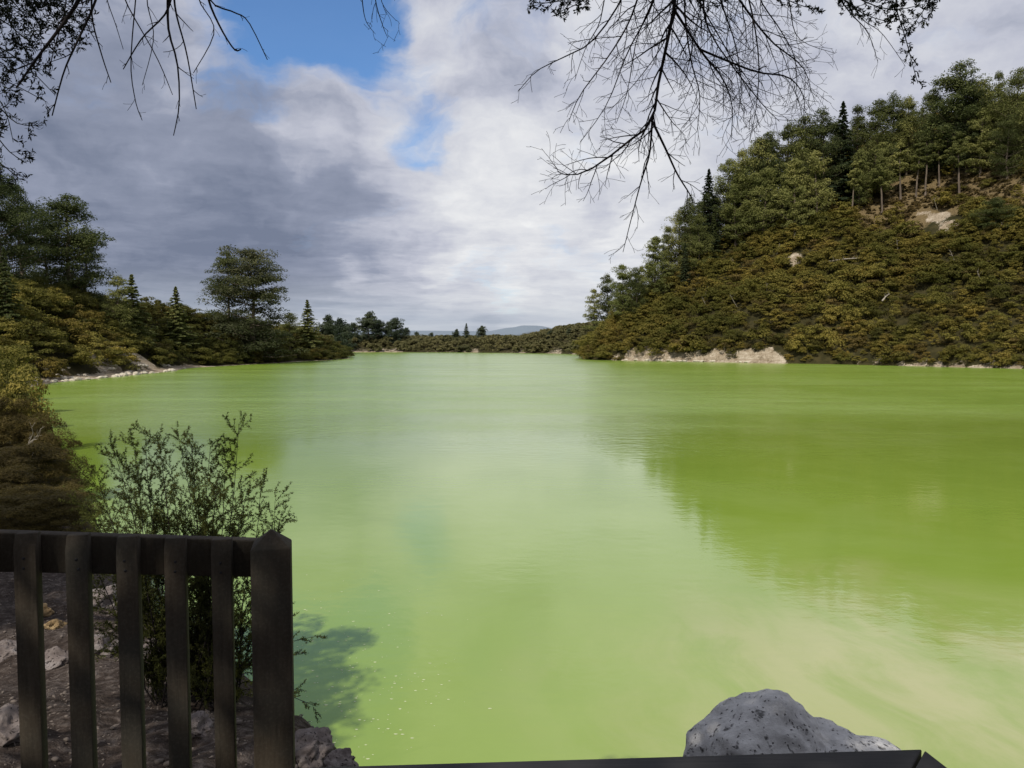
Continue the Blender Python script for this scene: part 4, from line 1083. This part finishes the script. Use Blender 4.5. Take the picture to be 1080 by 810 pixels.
    for _ in range(250):
        a = rs.uniform(0, 6.28); q = math.sqrt(rs.random())
        x, y, z = -9.75 + 2.6 * q * math.cos(a), 5.7 + 4.3 * q * math.sin(a), 10.4 + rs.uniform(-1.6, 1.6) * (1.1 - q * .5)
        r = rs.uniform(.4, .75); lobes.append((np.array((x, y, z)), (r, r, r * .6)))
    me = canopy(lobes, 170, .085, lambda px, py: (px < 34) & (py < 34 - px))
    me.V = [v + np.array(inv) for v in me.V]
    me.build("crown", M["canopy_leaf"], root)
left_tree()

# --- leafy bush behind the fence
def fence_bush():
    rs = random.Random(5)
    y = 5.7; x = y * (192 - CX) / FPX; z0 = gz(x, y)
    root = empty("tea_tree_bush", (x, y, z0), "upright twiggy small-leaved bush directly behind the picket fence", "bush")
    lf = dict(C=[], T=[], N=[], s=.011, sp=.0031, **{"from": 1}); wm = MB()
    inv = -root.location
    tops = [(110, 492), (128, 470), (150, 462), (163, 458), (178, 466), (198, 460), (212, 468), (232, 470), (262, 447), (248, 480), (285, 515), (300, 528), (270, 520), (240, 500), (190, 490), (140, 500), (100, 530), (120, 520), (160, 510), (215, 505), (306, 545), (95, 545), (180, 520), (205, 530), (262, 545), (228, 535), (140, 540)]
    for k, (px, py) in enumerate(tops):
        D = 5.7 + rs.uniform(-.45, .55); px = px - 10
        e = at(px, py, D); b = Vector((x + rs.uniform(-.22, .22) + (px - 200) * .0012, y + rs.uniform(-.2, .2), z0 - .05))
        mid = b.lerp(e, .5) + Vector(((e.x - b.x) * .12, 0, -.02)) + rvec(rs) * .07
        P = [p + inv for p in smooth_path([b, b.lerp(mid, .5) + rvec(rs) * .04, mid, mid.lerp(e, .5) + rvec(rs) * .04, e], 14)]
        twig(wm, rs, P, .0065, .0012, [(.046, .36, .68, -.03), (.038, .14, .7, -.02)], 0, lf)
    for px, py in [(328, 672), (318, 690), (312, 730), (334, 745), (300, 650), (100, 640), (92, 690), (250, 700), (285, 610), (296, 700)]:
        e = at(px, py, 5.6 + rs.uniform(-.3, .2)); b = Vector((x + .1, y, z0)); m = b.lerp(e, .5) + Vector((0, 0, .12))
        P = [p + inv for p in smooth_path([b, m, e], 10)]
        twig(wm, rs, P, .006, .0014, [(.07, .26, .55, -.03), (.05, .10, .55, -.03)], 0, lf)
    wm.build("stems", M["bark_dark"], root)
    lm = MB(); n = len(lf["C"]); print("bush leaves", n)
    lm.leaves([tuple(p) for p in lf["C"]], [tuple(p) for p in lf["N"]], .0094 * RNG.uniform(.7, 1.3, n), .30, [tuple(p) for p in lf["T"]])
    lm.build("foliage", M["near_leaf"], root)
fence_bush()

# dead grey twigs in the brown bush
mb = MB(); rs = random.Random(3)
b = at(30, 470, 19.8)
for k in range(5):
    d_ = Vector((rs.uniform(.2, 1), -.3, rs.uniform(-.1, .5))).normalized(); P = [b + d_ * .9 * i / 5 + rvec(rs) * .04 for i in range(6)]
    twig(mb, rs, P, .014, .004, [(.2, .4, .6, 0)], 0)
tag(mb.build("dead_branch", M["deadwood"]), "bleached dead branch caught in the russet-brown bush at the left", "branch")

# ------------------------------------------------------------------ sun and sky
TO_SUN = Vector((-.27, -.62, .74)).normalized()
sun_d = bpy.data.lights.new("sun", "SUN"); sun = bpy.data.objects.new("sun", sun_d); COL.objects.link(sun)
sun_d.energy = 4.0; sun_d.angle = math.radians(.6); sun_d.color = (1.0, .93, .82)
sun.rotation_euler = TO_SUN.to_track_quat("Z", "Y").to_euler()
sun.location = (-20, -25, 40)

def sky():
    w = bpy.data.worlds.new("World"); S.world = w; w.use_nodes = True
    t = NT(w.node_tree)
    d = t.n("ShaderNodeTexCoord").outputs["Generated"]
    d = t.vmath("NORMALIZE", d)
    st = t.n("ShaderNodeTexSky"); st.sky_type = "NISHITA"; st.sun_disc = False
    st.sun_elevation = math.asin(TO_SUN.z); st.sun_rotation = math.atan2(TO_SUN.x, TO_SUN.y)
    st.air_density = 1.0; st.dust_density = .6; st.ozone_density = 1.5
    bg1 = t.n("ShaderNodeBackground"); t.set(bg1.inputs[0], t.mix(1.0, st.outputs[0], (0.56, .84, 1.12), "MULTIPLY")); bg1.inputs[1].default_value = .125
    s = t.sep(d)
    zc = t.math("ADD", t.math("MAXIMUM", s[2], 0.0), .07)
    pl = t.combine(t.math("DIVIDE", s[0], zc), t.math("DIVIDE", s[1], zc), 0)
    wv = t.vmath("SUBTRACT", t.noise(pl, 1.1, 4, .6, out=1), (.5, .5, .5))
    wv2 = t.vmath("SUBTRACT", t.noise(d, 7, 5, .6, out=1), (.5, .5, .5))
    dw = t.vmath("NORMALIZE", t.vmath("ADD", d, t.vmath("ADD", t.vmath("SCALE", wv, .10), t.vmath("SCALE", wv2, .11))))
    f1 = t.noise(t.vmath("ADD", pl, t.vmath("SCALE", wv, .5)), .85, 9, .58)
    f2 = t.noise(t.vmath("ADD", pl, (3.1, 7.7, 0)), 2.6, 8, .6)
    f3 = t.noise(t.vmath("MULTIPLY", dw, (1, 1, 1.7)), 5.0, 9, .56, .3)
    f4 = t.noise(t.vmath("MULTIPLY", dw, (1, 1, 2.0)), 18.0, 7, .6, .4)
    def lobe(px, py, r, gain):
        c = ray(px, py).normalized()
        q = t.vmath("DOT_PRODUCT", dw, tuple(c))
        R = r / FPX
        return t.math("MULTIPLY", t.rng(q, math.cos(R), math.cos(R * .12)), gain)
    def total(L):
        v = None
        for a in L:
            o = lobe(*a); v = o if v is None else t.math("ADD", v, o)
        return v
    hole = total([(312, 0, 95, .95), (300, -70, 130, 1.0), (372, 48, 62, .66), (418, 88, 54, .44), (450, 138, 44, .62), (262, 100, 56, .42), (340, 100, 70, .16), (545, 0, 60, .30), (735, 45, 50, .3)])
    hole = t.math("ADD", hole, t.math("MULTIPLY", t.math("SUBTRACT", f3, .5), 1.5))
    hole = t.math("ADD", hole, t.math("MULTIPLY", t.math("SUBTRACT", f4, .5), 1.0))
    blue = t.rng(hole, .12, 1.15)
    tone = total([(150, 240, 240, -.27), (330, 255, 150, -.20), (60, 150, 220, -.13), (400, 215, 100, -.06), (440, 315, 90, -.10), (230, 290, 120, -.06), (60, 260, 160, -.06),
                  (500, 225, 130, .13), (455, 232, 55, .14), (318, 148, 50, .14), (400, 290, 60, .18), (330, 300, 70, .08), (620, 250, 190, .16), (650, 170, 160, .06), (470, 160, 110, .10), (590, 320, 100, -.04), (560, 100, 130, -.06), (900, 60, 300, .04), (300, 60, 160, .06)])
    tone = t.math("ADD", tone, .55)
    tone = t.math("ADD", tone, t.math("MULTIPLY", t.math("SUBTRACT", f1, .5), .62))
    tone = t.math("ADD", tone, t.math("MULTIPLY", t.math("SUBTRACT", f2, .5), .30))
    tone = t.math("ADD", tone, t.math("MULTIPLY", t.math("SUBTRACT", f3, .5), .20))
    tone = t.math("ADD", tone, t.math("MULTIPLY", t.math("SUBTRACT", f4, .5), .08))
    eo = t.vmath("ADD", t.vmath("MULTIPLY", dw, (1, 1, 1.7)), (-.012, 0, .055))
    e1 = t.noise(t.vmath("MULTIPLY", dw, (1, 1, 1.7)), 5.5, 7, .56, .3); e2 = t.noise(eo, 5.5, 7, .56, .3)
    tone = t.math("ADD", tone, t.math("MULTIPLY", t.math("SUBTRACT", e1, e2), .85))  # offset noise difference paints lit and shaded cloud sides into the tone
    cc = t.ramp(tone, [(.0, (.180, .212, .300)), (.30, (.295, .328, .430)), (.55, (.53, .55, .64)), (.75, (.69, .705, .755)), (.98, (.88, .885, .89))])
    hz = t.rng(s[2], .10, 0.0, 0, .75)
    cc = t.mix(hz, cc, t.ramp(t.noise(t.vmath("MULTIPLY", d, (1, 1, 9)), 3.2, 5, .55), [(.35, (.42, .48, .56)), (.65, (.66, .69, .72))]))
    bg2 = t.n("ShaderNodeBackground"); t.set(bg2.inputs[0], cc); bg2.inputs[1].default_value = 1.0
    mx = t.n("ShaderNodeMixShader"); t.set(mx.inputs[0], t.math("SUBTRACT", 1.0, t.math("MULTIPLY", blue, .96)))
    t.t.links.new(bg1.outputs[0], mx.inputs[1]); t.t.links.new(bg2.outputs[0], mx.inputs[2])
    o = t.n("ShaderNodeOutputWorld"); t.t.links.new(mx.outputs[0], o.inputs[0])
    w.cycles.sampling_method = "MANUAL"; w.cycles.sample_map_resolution = 1024
sky()

S.view_settings.view_transform = "Standard"; S.view_settings.look = "None"; S.view_settings.exposure = 0; S.view_settings.gamma = 1
S.render.engine = "CYCLES"
S.cycles.max_bounces = 5; S.cycles.diffuse_bounces = 3; S.cycles.glossy_bounces = 3; S.cycles.transmission_bounces = 3
S.cycles.use_denoising = True
